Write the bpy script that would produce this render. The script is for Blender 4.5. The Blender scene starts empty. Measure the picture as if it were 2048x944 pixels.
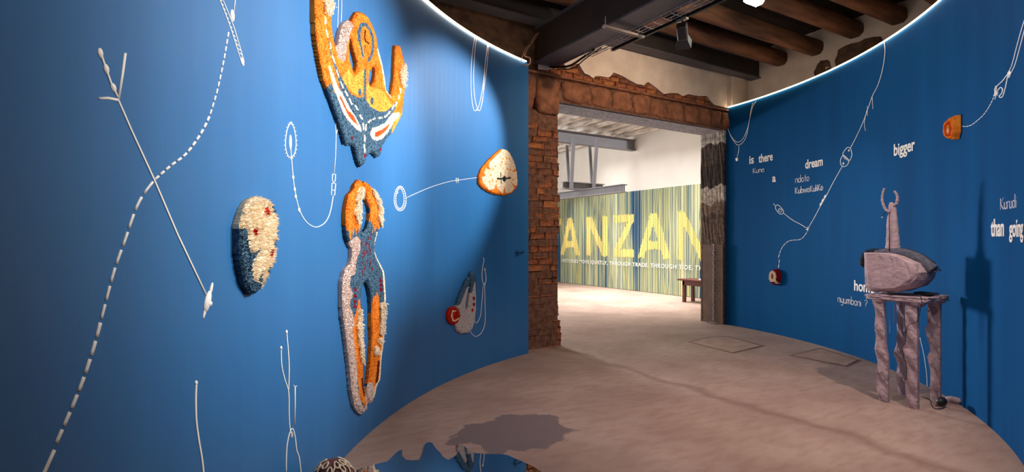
import bpy, bmesh, math, random
import numpy as np
from mathutils import Vector, Matrix
random.seed(7); rng = np.random.default_rng(7)
C = bpy.context.scene.collection
SC = bpy.context.scene
R = math.radians
# ------------------------------------------------------------------ camera
YAW = R(31.2); F = 1045.0; CX = 1024.0; CY = 480.0; EYE = 1.5
cam = bpy.data.cameras.new('camera'); cam.sensor_width = 36; cam.lens = F / 2048 * 36
cam.shift_y = (CY - 472) / 2048; cam.clip_start = 0.02
cam_o = bpy.data.objects.new('camera', cam); C.objects.link(cam_o)
cam_o.location = (0, 0, EYE); cam_o.rotation_euler = (R(90), 0, -YAW)
SC.camera = cam_o
# ------------------------------------------------------------------ world, light, exposure
W = bpy.data.worlds.new('world'); SC.world = W; W.use_nodes = True
W.node_tree.nodes['Background'].inputs[0].default_value = (0.75, 0.85, 1.0, 1)
W.node_tree.nodes['Background'].inputs[1].default_value = 0.3
SC.view_settings.view_transform = 'Standard'; SC.view_settings.look = 'None'
SC.view_settings.exposure = 0.0; SC.view_settings.gamma = 1.0; SC.view_settings.use_curve_mapping = False

def aim(o, tgt):
    o.rotation_euler = (Vector(tgt) - Vector(o.location)).to_track_quat('-Z', 'Y').to_euler()
def spot(name, loc, tgt, power, angle, blend=0.8, col=(1, .93, .84), rad=.04):
    l = bpy.data.lights.new(name, 'SPOT'); l.energy = power; l.spot_size = R(angle); l.spot_blend = blend
    l.color = col; l.shadow_soft_size = rad
    o = bpy.data.objects.new(name, l); C.objects.link(o); o.location = loc; aim(o, tgt); return o
def area(name, loc, tgt, power, sx, sy, col=(1, 1, 1), spread=180):
    l = bpy.data.lights.new(name, 'AREA'); l.shape = 'RECTANGLE'; l.size = sx; l.size_y = sy; l.energy = power; l.color = col
    l.spread = R(spread)
    o = bpy.data.objects.new(name, l); C.objects.link(o); o.location = loc; aim(o, tgt); return o
# exhibition spots on the track aimed at the curved walls
spot('light_wall_spot', (4.5, 2.6, 3.8), (.85, 3.6, 2.2), 1700, 54, 1.0, (1, .96, .92))
spot('light_wall_spot', (4.58, 3.95, 3.72), (2.3, 5.15, 2.5), 640, 50, .55, (1, .96, .92))
spot('light_wall_spot', (3.6, 0.9, 3.8), (0.25, 2.6, 2.4), 430, 46, 1.0, (1, .96, .92))
spot('light_wall_spot', (4.4, 3.0, 3.8), (7.5, 3.9, 1.5), 170, 40, 1.0)
spot('light_wall_spot', (2.8, 0.4, 3.8), (5.3, 1.4, 2.4), 170, 38, 1.0)
spot('light_floor_fill', (4.5, 1.2, 3.85), (4.1, 3.3, 0), 400, 76, 1.0, (1, .78, .68))  # unseen fill added to brighten and warm the middle of the floor
spot('light_doorway_fill', (5.2, 2.2, 3.7), (5.3, 6.0, 2.9), 430, 76, 1.0, (1, .72, .50))  # unseen warm fill added to brighten the doorway plaster and bricks
spot('light_stool_spot', (3.2, 2.6, 3.8), (5.7, 2.25, 1.0), 125, 30, 1.0, (1, .84, .82))
# daylight of the next room
area('light_daylight', (4.9, 13.0, 3.0), (11.0, 12.5, 1.0), 240, 4.0, 2.4, (1, .98, .95))
spot('light_mural_glare_fill', (8.0, 13.2, 4.3), (11.1, 13.9, 1.9), 420, 30, 1.0, (1, 1, .98))  # unseen spot added to whiten the mural in place of its glare
area('light_daylight', (6.1, 15.5, 1.9), (5.7, 2.2, 1.0), 90, 1.3, 1.0, (.95, .97, 1), 50)
area('light_daylight', (9.3, 10.6, 4.4), (9.3, 10.6, 0), 330, 3.0, 4.5, (1, .99, .97), 80)  # unseen downward panel added to whiten the next room's floor like daylight
# unseen soft fill added above the front room for ambient light
area('light_room_fill', (3.0, 0.6, 4.2), (3.4, 2.2, 0), 62, 2.0, 2.0, (1, .84, .74))

# ------------------------------------------------------------------ helpers
def lin(r, g, b):
    f = lambda c: (c / 255 / 12.92) if c <= 10.3 else ((c / 255 + .055) / 1.055) ** 2.4
    return (f(r), f(g), f(b), 1)
def mat(name, c1, c2=None, rough=.8, scale=8, bump=0, bscale=40, stretch=(1, 1, 1), metal=0, spec=.5, emit=None, es=0, detail=6, contrast=(.35, .65), c3=None):
    m = bpy.data.materials.new(name); m.use_nodes = True
    n = m.node_tree.nodes; L = m.node_tree.links; b = n['Principled BSDF']
    b.inputs['Base Color'].default_value = c1; b.inputs['Roughness'].default_value = rough
    b.inputs['Metallic'].default_value = metal; b.inputs['Specular IOR Level'].default_value = spec
    tc = n.new('ShaderNodeTexCoord'); mp = n.new('ShaderNodeMapping'); mp.inputs['Scale'].default_value = stretch
    L.new(tc.outputs['Object'], mp.inputs[0])
    if c2:
        t = n.new('ShaderNodeTexNoise'); t.inputs['Scale'].default_value = scale; t.inputs['Detail'].default_value = detail
        L.new(mp.outputs[0], t.inputs['Vector'])
        r = n.new('ShaderNodeValToRGB'); r.color_ramp.elements[0].position = contrast[0]; r.color_ramp.elements[1].position = contrast[1]
        r.color_ramp.elements[0].color = c1; r.color_ramp.elements[1].color = c2
        if c3:
            e = r.color_ramp.elements.new((contrast[0] + contrast[1]) / 2); e.color = c3
        L.new(t.outputs['Fac'], r.inputs[0]); L.new(r.outputs[0], b.inputs['Base Color'])
    if bump:
        t2 = n.new('ShaderNodeTexNoise'); t2.inputs['Scale'].default_value = bscale; t2.inputs['Detail'].default_value = 8
        L.new(mp.outputs[0], t2.inputs['Vector'])
        bp = n.new('ShaderNodeBump'); bp.inputs['Strength'].default_value = bump; bp.inputs['Distance'].default_value = .02
        L.new(t2.outputs['Fac'], bp.inputs['Height']); L.new(bp.outputs[0], b.inputs['Normal'])
    if emit:
        b.inputs['Emission Color'].default_value = emit; b.inputs['Emission Strength'].default_value = es
    return m
M = {}
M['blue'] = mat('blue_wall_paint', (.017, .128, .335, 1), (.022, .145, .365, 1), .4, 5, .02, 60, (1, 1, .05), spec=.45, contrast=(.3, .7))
M['blue'].node_tree.nodes['Principled BSDF'].inputs['Sheen Weight'].default_value = .0; M['blue'].node_tree.nodes['Principled BSDF'].inputs['Sheen Roughness'].default_value = .5
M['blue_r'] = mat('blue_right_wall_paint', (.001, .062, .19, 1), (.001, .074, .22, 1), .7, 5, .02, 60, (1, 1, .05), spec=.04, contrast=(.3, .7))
M['white_cord'] = mat('white_cord', lin(238, 234, 228), rough=.8)
M['thin_text'] = mat('pale_lettering', lin(216, 218, 230), rough=.7)
M['bold_text'] = mat('white_lettering', lin(240, 232, 224), rough=.7)
M['orange'] = mat('orange_wool', lin(216, 112, 30), lin(236, 142, 52), .95, 14, spec=.1)
M['yellow'] = mat('amber_wool', lin(228, 150, 58), lin(240, 168, 76), .95, 14, spec=.1)
M['navy'] = mat('slate_blue_wool', lin(44, 78, 104), lin(88, 116, 136), .95, 60, spec=.1)
M['cream'] = mat('cream_wool', lin(244, 226, 196), lin(250, 236, 212), .95, 18, spec=.1)
M['greywool'] = mat('pale_grey_wool', lin(166, 160, 160), lin(196, 190, 188), .95, 60, spec=.1)
M['pinkwool'] = mat('pale_pink_wool', lin(206, 184, 176), lin(228, 208, 198), .95, 50, spec=.1)
M['red'] = mat('red_wool', lin(176, 34, 26), lin(196, 50, 34), .95, 30, spec=.1)
M['eye'] = mat('vermilion_wool', lin(204, 78, 34), lin(216, 92, 44), .95, 30, spec=.1)
M['maroon'] = mat('maroon_wool', lin(120, 14, 34), lin(140, 24, 44), .95, 30, spec=.1)
M['brown'] = mat('brown_wool', lin(100, 34, 10), lin(80, 26, 8), .95, 30, spec=.1)
M['backing'] = mat('rug_backing_cloth', lin(26, 30, 36), rough=.95)
M['brick'] = mat('red_brick', lin(118, 68, 44), lin(176, 112, 74), .95, 22, .9, 90, c3=lin(146, 86, 56), contrast=(.3, .7))
M['brick2'] = mat('dark_brick', lin(100, 60, 44), lin(144, 94, 68), .95, 24, .9, 90, contrast=(.3, .7))
M['brick3'] = mat('orange_brick', lin(146, 84, 46), lin(186, 122, 76), .95, 24, .9, 90, contrast=(.3, .7))
M['stone'] = mat('rough_lintel_stone', lin(106, 66, 46), lin(150, 102, 74), .95, 9, .8, 50, c3=lin(130, 84, 58), contrast=(.3, .7))
M['mortar'] = mat('crumbling_mortar', lin(88, 58, 44), lin(124, 90, 70), .98, 14, .8, 60)
M['plaster'] = mat('old_white_plaster', lin(206, 188, 172), lin(222, 206, 190), .9, 4, .15, 25)
M['soffit'] = mat('grey_render', lin(134, 130, 132), lin(184, 180, 182), .95, 30, .5, 60)
M['darkwall'] = mat('dark_old_wall', lin(70, 50, 38), lin(110, 82, 62), .95, 6, .6, 30)
M['wood'] = mat('old_joist_wood', lin(78, 48, 32), lin(140, 92, 62), .85, 10, .6, 25, (.15, 1, 1), contrast=(.3, .7))
M['wood_dark'] = mat('dark_planks', lin(28, 20, 16), lin(48, 34, 26), .9, 10, .4, 25, (.2, 1, 1))
M['steel'] = mat('dark_painted_steel', lin(72, 72, 80), lin(86, 84, 92), .55, 3, .05, 40, metal=.0)
M['steel_brown'] = mat('brown_black_steel', lin(44, 36, 34), lin(54, 44, 40), .6, 3, .05, 40)
M['galv'] = mat('galvanised_wire', lin(190, 180, 170), rough=.4, metal=.3)
M['black'] = mat('black_lamp_metal', lin(24, 24, 26), rough=.5)
M['cable'] = mat('black_cable', lin(14, 14, 18), rough=.5)
M['tan'] = mat('tan_cable', lin(160, 120, 96), rough=.6)
M['led'] = mat('warm_light_strip', (1, .85, .68, 1), emit=(1, .74, .48, 1), es=20)
M['tube'] = mat('lit_lamp_cover', (1, 1, 1, 1), emit=(.95, 1, .85, 1), es=70)
M['clay'] = mat('pinkish_plaster_clay', lin(160, 136, 140), lin(182, 158, 160), .9, 16, .7, 22, contrast=(.3, .7))
M['fur'] = mat('charcoal_fleece', lin(28, 30, 36), lin(50, 52, 60), .95, 40, .6, 80)
M['felt'] = mat('grey_felt', lin(70, 72, 84), lin(96, 96, 108), .95, 30, .6, 60)
M['bead'] = mat('silver_beads', lin(180, 184, 200), rough=.3, metal=.6)
M['dome'] = mat('maroon_dome_cloth', lin(70, 30, 30), lin(112, 56, 52), .8, 12, .4, 40)
M['rope'] = mat('cream_rope', lin(206, 186, 160), lin(222, 204, 180), .9, 60)
M['mirror'] = mat('mirror_glass', (.80, .84, .86, 1), rough=.012, metal=1.0)
M['edge'] = mat('mirror_edge', lin(150, 140, 130), rough=.5)
M['white_wall'] = mat('white_gallery_wall', lin(226, 222, 214), lin(232, 228, 220), .9, 2, .05, 20)
M['white_joist'] = mat('whitewashed_joist', lin(150, 138, 128), lin(220, 212, 204), .95, 9, .6, 25, (1, .25, 1), contrast=(.35, .6))
M['grey_steel'] = mat('grey_painted_steel', lin(104, 103, 108), lin(114, 112, 117), .5, 3, .04, 40)
M['bench'] = mat('dark_red_wood', lin(74, 26, 22), lin(98, 40, 32), .45, 8, .1, 30, (1, .2, 1))
M['letter'] = mat('yellow_letter_strips', lin(238, 214, 112), lin(246, 226, 140), .8, 30)
M['txt'] = mat('white_print', lin(236, 238, 230), rough=.7)

# floor: concrete with a damp stain, worn tracks and specks
def floor_mat():
    m = bpy.data.materials.new('pinkish_concrete'); m.use_nodes = True
    n = m.node_tree.nodes; L = m.node_tree.links; b = n['Principled BSDF']; b.inputs['Roughness'].default_value = .72
    b.inputs['Specular IOR Level'].default_value = .3
    g = n.new('ShaderNodeTexCoord')
    def noise(s, d=6, st=(1, 1, 1), rz=0):
        mp = n.new('ShaderNodeMapping'); mp.inputs['Scale'].default_value = st; mp.inputs['Rotation'].default_value = (0, 0, rz)
        L.new(g.outputs['Object'], mp.inputs[0])
        t = n.new('ShaderNodeTexNoise'); t.inputs['Scale'].default_value = s; t.inputs['Detail'].default_value = d
        L.new(mp.outputs[0], t.inputs[0]); return t.outputs['Fac']
    def ramp(x, a, c, ca, cb):
        r = n.new('ShaderNodeValToRGB'); r.color_ramp.elements[0].position = a; r.color_ramp.elements[1].position = c
        r.color_ramp.elements[0].color = ca; r.color_ramp.elements[1].color = cb; L.new(x, r.inputs[0]); return r.outputs[0]
    def mix(f, a, c):
        x = n.new('ShaderNodeMix'); x.data_type = 'RGBA'
        if isinstance(f, float): x.inputs[0].default_value = f
        else: L.new(f, x.inputs[0])
        L.new(a, x.inputs[6])
        if isinstance(c, tuple): x.inputs[7].default_value = c
        else: L.new(c, x.inputs[7])
        return x.outputs[2]
    def math_(op, a, c):
        x = n.new('ShaderNodeMath'); x.operation = op
        for i, v in enumerate((a, c)):
            if isinstance(v, (int, float)): x.inputs[i].default_value = v
            else: L.new(v, x.inputs[i])
        return x.outputs[0]
    base = ramp(noise(1.3), .3, .7, lin(150, 124, 112), lin(176, 152, 138))
    base = mix(ramp(noise(5, 8, (1, 3, 1), .6), .45, .75, (0, 0, 0, 1), (.5, .5, .5, 1)), base, lin(140, 104, 88))
    base = mix(ramp(noise(70, 3), .66, .74, (0, 0, 0, 1), (.45, .45, .45, 1)), base, lin(92, 74, 66))
    # stain near the mirror
    sx = n.new('ShaderNodeSeparateXYZ'); L.new(g.outputs['Object'], sx.inputs[0])
    dx = math_('DIVIDE', math_('SUBTRACT', sx.outputs[0], STAIN[0]), .52); dy = math_('DIVIDE', math_('SUBTRACT', sx.outputs[1], STAIN[1]), .47)
    d = math_('SQRT', math_('ADD', math_('MULTIPLY', dx, dx), math_('MULTIPLY', dy, dy)), 0)
    d = math_('ADD', d, math_('MULTIPLY', math_('SUBTRACT', noise(3.2, 6), .5), 1.5))
    base = mix(ramp(d, .84, .9, (.9, .9, .9, 1), (0, 0, 0, 1)), base, lin(112, 98, 98))
    # dirty seam in the screed from the pillar foot across the room
    a_, b_ = on_floor(1120, 697), on_floor(1560, 832); dv = (b_ - a_).normalized(); nv = (-dv.y, dv.x)
    sd = math_('ADD', math_('MULTIPLY', math_('SUBTRACT', sx.outputs[0], a_.x), nv[0]), math_('MULTIPLY', math_('SUBTRACT', sx.outputs[1], a_.y), nv[1]))
    sd = math_('ABSOLUTE', math_('ADD', sd, math_('MULTIPLY', math_('SUBTRACT', noise(1.6, 5), .5), .5)), 0)
    base = mix(ramp(sd, .0, .11, (.55, .55, .55, 1), (0, 0, 0, 1)), base, lin(116, 84, 70))
    L.new(base, b.inputs['Base Color'])
    bp = n.new('ShaderNodeBump'); bp.inputs['Strength'].default_value = .35; bp.inputs['Distance'].default_value = .01
    L.new(math_('ADD', noise(60, 6), math_('MULTIPLY', noise(3), 2.0)), bp.inputs['Height']); L.new(bp.outputs[0], b.inputs['Normal'])
    return m

# the sight ray through a photo pixel (2048x944), used only to read off real positions on real surfaces
def ray(px, py):
    l = (px - CX) / F
    return np.array([l * math.cos(YAW) + math.sin(YAW), -l * math.sin(YAW) + math.cos(YAW), (CY - py) / F])
def on_floor(px, py, z=0):
    d = ray(px, py); t = (z - EYE) / d[2]; return Vector((d[0] * t, d[1] * t, z))
def on_x(px, py, x):
    d = ray(px, py); t = x / d[0]; return Vector((x, d[1] * t, EYE + d[2] * t))
def on_y(px, py, y):
    d = ray(px, py); t = y / d[1]; return Vector((d[0] * t, y, EYE + d[2] * t))
def project(P):
    P = np.asarray(P); dep = P[..., 0] * math.sin(YAW) + P[..., 1] * math.cos(YAW)
    lat = P[..., 0] * math.cos(YAW) - P[..., 1] * math.sin(YAW)
    return CX + lat / dep * F, CY - (P[..., 2] - EYE) / dep * F
STAIN = on_floor(1030, 862)
M['floor'] = floor_mat()

def mesh_obj(name, verts, faces, m, parent=None, smooth=False):
    me = bpy.data.meshes.new(name); me.from_pydata([tuple(v) for v in verts], [], faces)
    if m: me.materials.append(m)
    if smooth:
        me.polygons.foreach_set('use_smooth', [True] * len(me.polygons))
    me.update()
    o = bpy.data.objects.new(name, me); C.objects.link(o)
    if parent: o.parent = parent; o.matrix_parent_inverse = Matrix.Translation(-Vector(parent.location))
    return o
def obj(name, bm, m, parent=None, smooth=False):
    me = bpy.data.meshes.new(name); bmesh.ops.recalc_face_normals(bm, faces=bm.faces); bm.to_mesh(me); bm.free(); me.materials.append(m)
    if smooth: me.polygons.foreach_set('use_smooth', [True] * len(me.polygons))
    o = bpy.data.objects.new(name, me); C.objects.link(o)
    if parent: o.parent = parent; o.matrix_parent_inverse = Matrix.Translation(-Vector(parent.location))
    return o
def tag(o, label=None, cat=None, group=None, kind=None):
    if label: o['label'] = label
    if cat: o['category'] = cat
    if group: o['group'] = group
    if kind: o['kind'] = kind
    return o
def thing(name, label, cat, loc=(0, 0, 0), group=None):
    o = bpy.data.objects.new(name, None); C.objects.link(o); o.location = loc; o.empty_display_size = .1
    return tag(o, label, cat, group)
def add_box(bm, x0, x1, y0, y1, z0, z1, bevel=0):
    r = bmesh.ops.create_cube(bm, size=1)['verts']
    for v in r: v.co = Vector(((x0 + x1) / 2 + v.co.x * (x1 - x0), (y0 + y1) / 2 + v.co.y * (y1 - y0), (z0 + z1) / 2 + v.co.z * (z1 - z0)))
    if bevel:
        es = list({e for v in r for e in v.link_edges})
        bmesh.ops.bevel(bm, geom=es, offset=bevel, segments=1, affect='EDGES', profile=.7)
def box(name, x0, x1, y0, y1, z0, z1, m, parent=None, bevel=0):
    bm = bmesh.new(); add_box(bm, x0, x1, y0, y1, z0, z1, bevel); return obj(name, bm, m, parent)
def smooth_path(p, n=6):
    p = [Vector(q) for q in p]
    if len(p) < 3: return p
    out = []
    for i in range(len(p) - 1):
        a = p[i - 1] if i else p[0]; b = p[i]; c = p[i + 1]; d = p[i + 2] if i + 2 < len(p) else p[-1]
        for k in range(n):
            t = k / n
            out.append(.5 * ((2 * b) + (c - a) * t + (2 * a - 5 * b + 4 * c - d) * t * t + (3 * b - a - 3 * c + d) * t ** 3))
    out.append(p[-1]); return out
def add_tube(bm, pts, r, seg=6, caps=True):
    pts = [Vector(p) for p in pts]; rs = list(np.interp(np.linspace(0, 1, len(pts)), np.linspace(0, 1, len(r)), r)) if isinstance(r, (list, tuple)) else [r] * len(pts)
    rings = []; prev = None
    for i, p in enumerate(pts):
        t = (pts[min(i + 1, len(pts) - 1)] - pts[max(i - 1, 0)])
        if t.length < 1e-9: t = Vector((0, 0, 1))
        t.normalize()
        u = prev - t * prev.dot(t) if prev is not None else t.orthogonal()
        if u.length < 1e-6: u = t.orthogonal()
        u.normalize(); prev = u; v = t.cross(u)
        rings.append([bm.verts.new(p + (u * math.cos(a) + v * math.sin(a)) * rs[i]) for a in [2 * math.pi * k / seg for k in range(seg)]])
    for a, b in zip(rings, rings[1:]):
        for k in range(seg): bm.faces.new((a[k], a[(k + 1) % seg], b[(k + 1) % seg], b[k]))
    if caps and len(rings) > 1:
        bm.faces.new(rings[0][::-1]); bm.faces.new(rings[-1])
def tube(name, pts, r, m, parent=None, seg=6, smooth=True):
    bm = bmesh.new(); add_tube(bm, pts, r, seg); return obj(name, bm, m, parent, smooth)
def sphere(bm, c, r, seg=10, sc=(1, 1, 1)):
    q = bmesh.ops.create_uvsphere(bm, u_segments=seg, v_segments=max(5, seg // 2 + 2), radius=r)['verts']
    for v in q: v.co = Vector((v.co.x * sc[0], v.co.y * sc[1], v.co.z * sc[2])) + Vector(c)

# ------------------------------------------------------------------ curved walls as curves in plan
class Wall:
    def __init__(s, start, heading, segs, side):
        P = [np.array(start, float)]; h = heading; st = .02; N = []; H = [h]
        for L_, k in segs:
            for _ in range(int(L_ / st)):
                P.append(P[-1] + st * np.array([math.cos(h + k * st / 2), math.sin(h + k * st / 2)])); h += k * st; H.append(h)
        s.P = np.array(P); s.H = np.array(H); s.N = np.c_[-np.sin(s.H), np.cos(s.H)] * side; s.st = st; s.L = (len(P) - 1) * st
        s.side = side
    def at(s, u, z, off=0):
        u = np.asarray(u, float); i = np.clip(u / s.st, 0, len(s.P) - 1.001); k = i.astype(int); t = (i - k)[..., None]
        p = s.P[k] * (1 - t) + s.P[k + 1] * t; n = s.N[k] * (1 - t) + s.N[k + 1] * t
        o = p + n * np.asarray(off)[..., None] if np.ndim(off) else p + n * off
        return np.concatenate([o, np.broadcast_to(np.asarray(z, float), u.shape)[..., None]], -1)
    def hit(s, px, py, off=0.0, retry=0):
        d = ray(px, py); Q = s.P + s.N * off; c = Q[:, 0] * d[1] - Q[:, 1] * d[0]
        best = None
        for i in np.where(c[:-1] * c[1:] <= 0)[0]:
            t = c[i] / (c[i] - c[i + 1] + 1e-12); q = Q[i] * (1 - t) + Q[i + 1] * t; k = (q @ d[:2]) / (d[:2] @ d[:2])
            if k > 0 and (best is None or k > best[0]): best = (k, (i + t) * s.st)
        if best is None:
            if retry > 12: raise ValueError((px, py))
            return s.hit(px + (1 if s.side < 0 else -1), py, off, retry + 1)
        return best[1], EYE + d[2] * best[0]
    def pt(s, px, py, off=0.0):
        u, z = s.hit(px, py, off); return Vector(s.at(np.array(u), z, off))
    def normal(s, u): return Vector((*s.N[int(min(max(u / s.st, 0), len(s.P) - 1))], 0))
# left wall: runs from the doorway towards the camera side
c0 = np.array([5.397, .546]); a0 = math.atan2(5.80 - c0[1], 3.765 - c0[0])
p0 = c0 + 5.5 * np.array([math.cos(a0), math.sin(a0)])
LW = Wall(p0, a0 + math.pi / 2, [(3.75, 1 / 5.5), (5.2, .085)], 1)
c1 = np.array([2.449, 6.369]); a1 = math.atan2(5.98 - c1[1], 8.065 - c1[0])
p1 = c1 + 5.634 * np.array([math.cos(a1), math.sin(a1)])
RW = Wall(p1, a1 - math.pi / 2, [(6.2, -1 / 5.634), (.5, -.03)], -1)
TOP = 3.84
def curved_wall(name, w, m, label):
    us = np.arange(0, w.L + .001, .1); us[-1] = min(us[-1], w.L)
    V = []; Fc = []
    for off in (0, -.06):
        for z in (0, TOP):
            V += [tuple(p) for p in w.at(us, z, off)]
    n = len(us)
    for i in range(n - 1):
        for a, b in ((0, 1), (1, 3), (3, 2), (2, 0)):
            Fc.append((a * n + i, a * n + i + 1, b * n + i + 1, b * n + i))
    for i in (0, n - 1): Fc.append((i, n + i, 3 * n + i, 2 * n + i))
    o = mesh_obj(name, V, Fc, m); bm = bmesh.new(); bm.from_mesh(o.data); bmesh.ops.recalc_face_normals(bm, faces=bm.faces); bm.to_mesh(o.data); bm.free()
    return tag(o, label, kind='structure')
curved_wall('wall_left', LW, M['blue'], 'tall curved wall painted blue, left of the doorway')
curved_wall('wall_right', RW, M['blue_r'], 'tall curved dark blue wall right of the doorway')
for w, nm in ((LW, 'left'), (RW, 'right')):
    us = np.arange(.06, w.L, .08)
    pts = [Vector(p) for p in w.at(us, TOP + .006, .012)]
    o = tube('light_strip', pts, .008, M['led'], seg=5)
    tag(o, 'glowing warm light strip along the top edge of the %s curved wall' % nm, 'light strip', 'light strips on top of the curved walls')

# ------------------------------------------------------------------ shell
XR = 8.67; YD = 5.98; CEIL = 4.95
tag(box('floor', -3.2, 11.3, -4.2, 19.2, -.12, 0, M['floor']), kind='structure')
# doorway wall core
LX0, LX1 = 4.42, 8.02; ZL = 3.45; TH = .5
bm = bmesh.new()
add_box(bm, -3.2, 3.62, YD, YD + TH, 0, CEIL)
add_box(bm, 3.62, LX0 - .03, YD + .05, YD + TH, 0, CEIL)
add_box(bm, LX0 - .03, 8.12, YD + .06, YD + TH, ZL + .03, CEIL)
wd = tag(obj('wall_back', bm, M['darkwall']), kind='structure')
box('soffit', LX0 - .04, 8.02, YD + .03, YD + TH + .02, ZL, ZL + .05, M['soffit'], wd)
box('far_face', -3.2, LX0 - .03, YD + TH, YD + TH + .02, 0, CEIL, M['white_wall'], wd)
box('far_face', LX0 - .03, 11.2, YD + TH, YD + TH + .02, ZL + .03, CEIL, M['white_wall'], wd)
box('far_face', 8.09, 11.2, YD + TH, YD + TH + .02, 0, ZL + .03, M['white_wall'], wd)
# bricks of the pillar beside the doorway
def rough_brick_mesh(w, h, d, seed, amp=.009):
    r = random.Random(seed); bm = bmesh.new(); add_box(bm, 0, w, -d, 0, 0, h, min(.012, h * .2))
    for v in bm.verts: v.co += Vector((r.uniform(-amp, amp), r.uniform(-amp, amp), r.uniform(-amp, amp) * .7))
    me = bpy.data.meshes.new('brick'); bmesh.ops.recalc_face_normals(bm, faces=bm.faces); bm.to_mesh(me); bm.free(); return me
bmeshes = {}
def brick(x, y, z, w, h, d, kind, parent):
    key = (round(w, 2), round(h, 3), kind, random.randrange(4))
    if key not in bmeshes:
        me = rough_brick_mesh(w, h, d, hash(key[:2]) % 999 + key[3]); me.materials.append(M[kind]); bmeshes[key] = me
    o = bpy.data.objects.new('brick', bmeshes[key]); C.objects.link(o); o.location = (x, y, z); o.parent = parent
    return o
r = random.Random(3); z = 0.0; row = 0; rowh = .089
while z < 3.2:
    x = 3.64 + (r.uniform(.02, .10) if row % 2 else r.uniform(-.02, .02)); right = LX0 - .02 + r.uniform(-.02, .015)
    if z < .5: right += .05 * (1 - z / .5)
    if .55 < z < 1.3: right -= .03
    first = True
    while x < right - .04:
        w = r.choice([.13, .24, .26, .27]) if not first else r.choice([.13, .2, .26]); first = False
        if right - (x + w) < .07: w = round(right - x, 2)
        kind = r.choices(['brick', 'brick2', 'brick3'], [5, 3, 1 if z > 2.3 or z < .6 else 4])[0]
        out = r.uniform(0, .022) * (.5 if z < .7 else 1)
        if r.random() > .04: brick(x, YD + .03 - out, z + .004, w - .012, rowh - .012, -.2, kind, wd)
        x += w
    z += rowh; row += 1
# large lintel stones
from mathutils import noise as mnoise
def blob(name, x0, x1, y0, y1, z0, z1, m, parent, seed, amp=.02, cuts=3, bev=.05):
    r = random.Random(seed); bm = bmesh.new(); add_box(bm, x0, x1, y0, y1, z0, z1)
    bmesh.ops.subdivide_edges(bm, edges=bm.edges[:], cuts=5, use_grid_fill=True)
    c = Vector(((x0 + x1) / 2, (y0 + y1) / 2, (z0 + z1) / 2)); h = Vector((x1 - x0, y1 - y0, z1 - z0)) / 2; off = Vector((seed * 3.1, seed * 1.7, 0))
    for v in bm.verts:
        d = v.co - c; n = Vector((d.x / h.x, d.y / h.y, d.z / h.z)); l = (abs(n.x) ** 5 + abs(n.y) ** 5 + abs(n.z) ** 5) ** .2
        v.co = c + d / max(l, 1e-6) * max(abs(n.x), abs(n.y), abs(n.z))
        v.co += mnoise.noise_vector(v.co * 7 + off) * amp * 1.6 + mnoise.noise_vector(v.co * 22 + off) * amp * .6
    return obj(name, bm, m, parent, True)
xs = [3.62, 3.98, 4.42, 4.95, 5.36, 5.78, 6.18, 6.55, 6.95, 7.3, 7.62, 7.9, 8.1]
for i in range(12):
    z0 = ZL if i > 1 else 3.23
    blob('stone', xs[i] + .012, xs[i + 1] - .012, YD - .045 - (i % 3) * .012, YD + .15, z0 + .02, 3.76 + (i % 2) * .01, M['stone'], wd, i, .022, 3, .045)
    if i % 2 == 0 and i > 1: blob('stone_chip', xs[i + 1] - .05, xs[i + 1] + .05, YD - .03, YD + .1, ZL + .02, ZL + .11, M['brick2'], wd, 90 + i, .006, 3, .015)
box('stone_bed', 3.62, 8.1, YD - .012, YD + .06, ZL + .0, 3.8, M['mortar'], wd)
box('pillar_bed', 3.62, LX0 - .035, YD + .014, YD + .1, 0, 3.3, M['mortar'], wd)
# ledge line
bm = bmesh.new(); n = 60; prev = None
for k in range(n + 1):
    x = 3.62 + (8.12 - 3.62) * k / n; e = random.uniform(-.012, .012)
    ring = [bm.verts.new((x, y, z)) for y, z in ((YD + .02, 3.765 + e * .4), (YD - .075 + e, 3.775 + e * .5), (YD - .07 + e, 3.805 + e * .5), (YD + .02, 3.83))]
    if prev:
        for q in range(4): bm.faces.new((prev[q], prev[(q + 1) % 4], ring[(q + 1) % 4], ring[q]))
    prev = ring
obj('ledge', bm, M['stone'], wd)
# small bricks that show under the broken plaster
for rr in range(4):
    x = 4.05 + (rr % 2) * .1
    while x < 8.0:
        w = random.choice([.2, .24, .17]); brick(x, YD + .012 - random.uniform(0, .012), 3.83 + rr * .075, w - .01, .066, -.08, random.choice(['brick2', 'brick', 'brick3']), wd); x += w
# plaster with a broken lower edge
S = 3.933
jag = [(300, 545), (380, 552), (440, 520), (500, 488), (520, 540), (550, 535), (575, 505), (620, 500), (645, 545), (668, 578), (700, 590), (735, 616), (752, 598), (800, 600), (850, 610), (870, 600), (895, 570), (935, 585), (972, 602), (1020, 630), (1080, 662), (1110, 665), (1135, 672), (1150, 652), (1168, 645), (1200, 668), (1230, 690), (1290, 740), (1340, 732), (1400, 733), (1440, 757), (1480, 740), (1560, 755), (1630, 755), (1655, 790), (1682, 822), (1700, 828), (1790, 850)]
pl = [on_y(1000 + a / S, b / S, YD - .035) for a, b in jag]
bm = bmesh.new(); V1 = []; V2 = []
for p in pl:
    V1.append((bm.verts.new(p), bm.verts.new((p.x, p.y, 4.96)))); V2.append((bm.verts.new((p.x, YD + .06, p.z + .006)), bm.verts.new((p.x, YD + .06, 4.96))))
for i in range(len(pl) - 1):
    bm.faces.new((V1[i][0], V1[i + 1][0], V1[i + 1][1], V1[i][1])); bm.faces.new((V1[i][0], V2[i][0], V2[i + 1][0], V1[i + 1][0]))
obj('plaster', bm, M['plaster'], wd)
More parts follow.
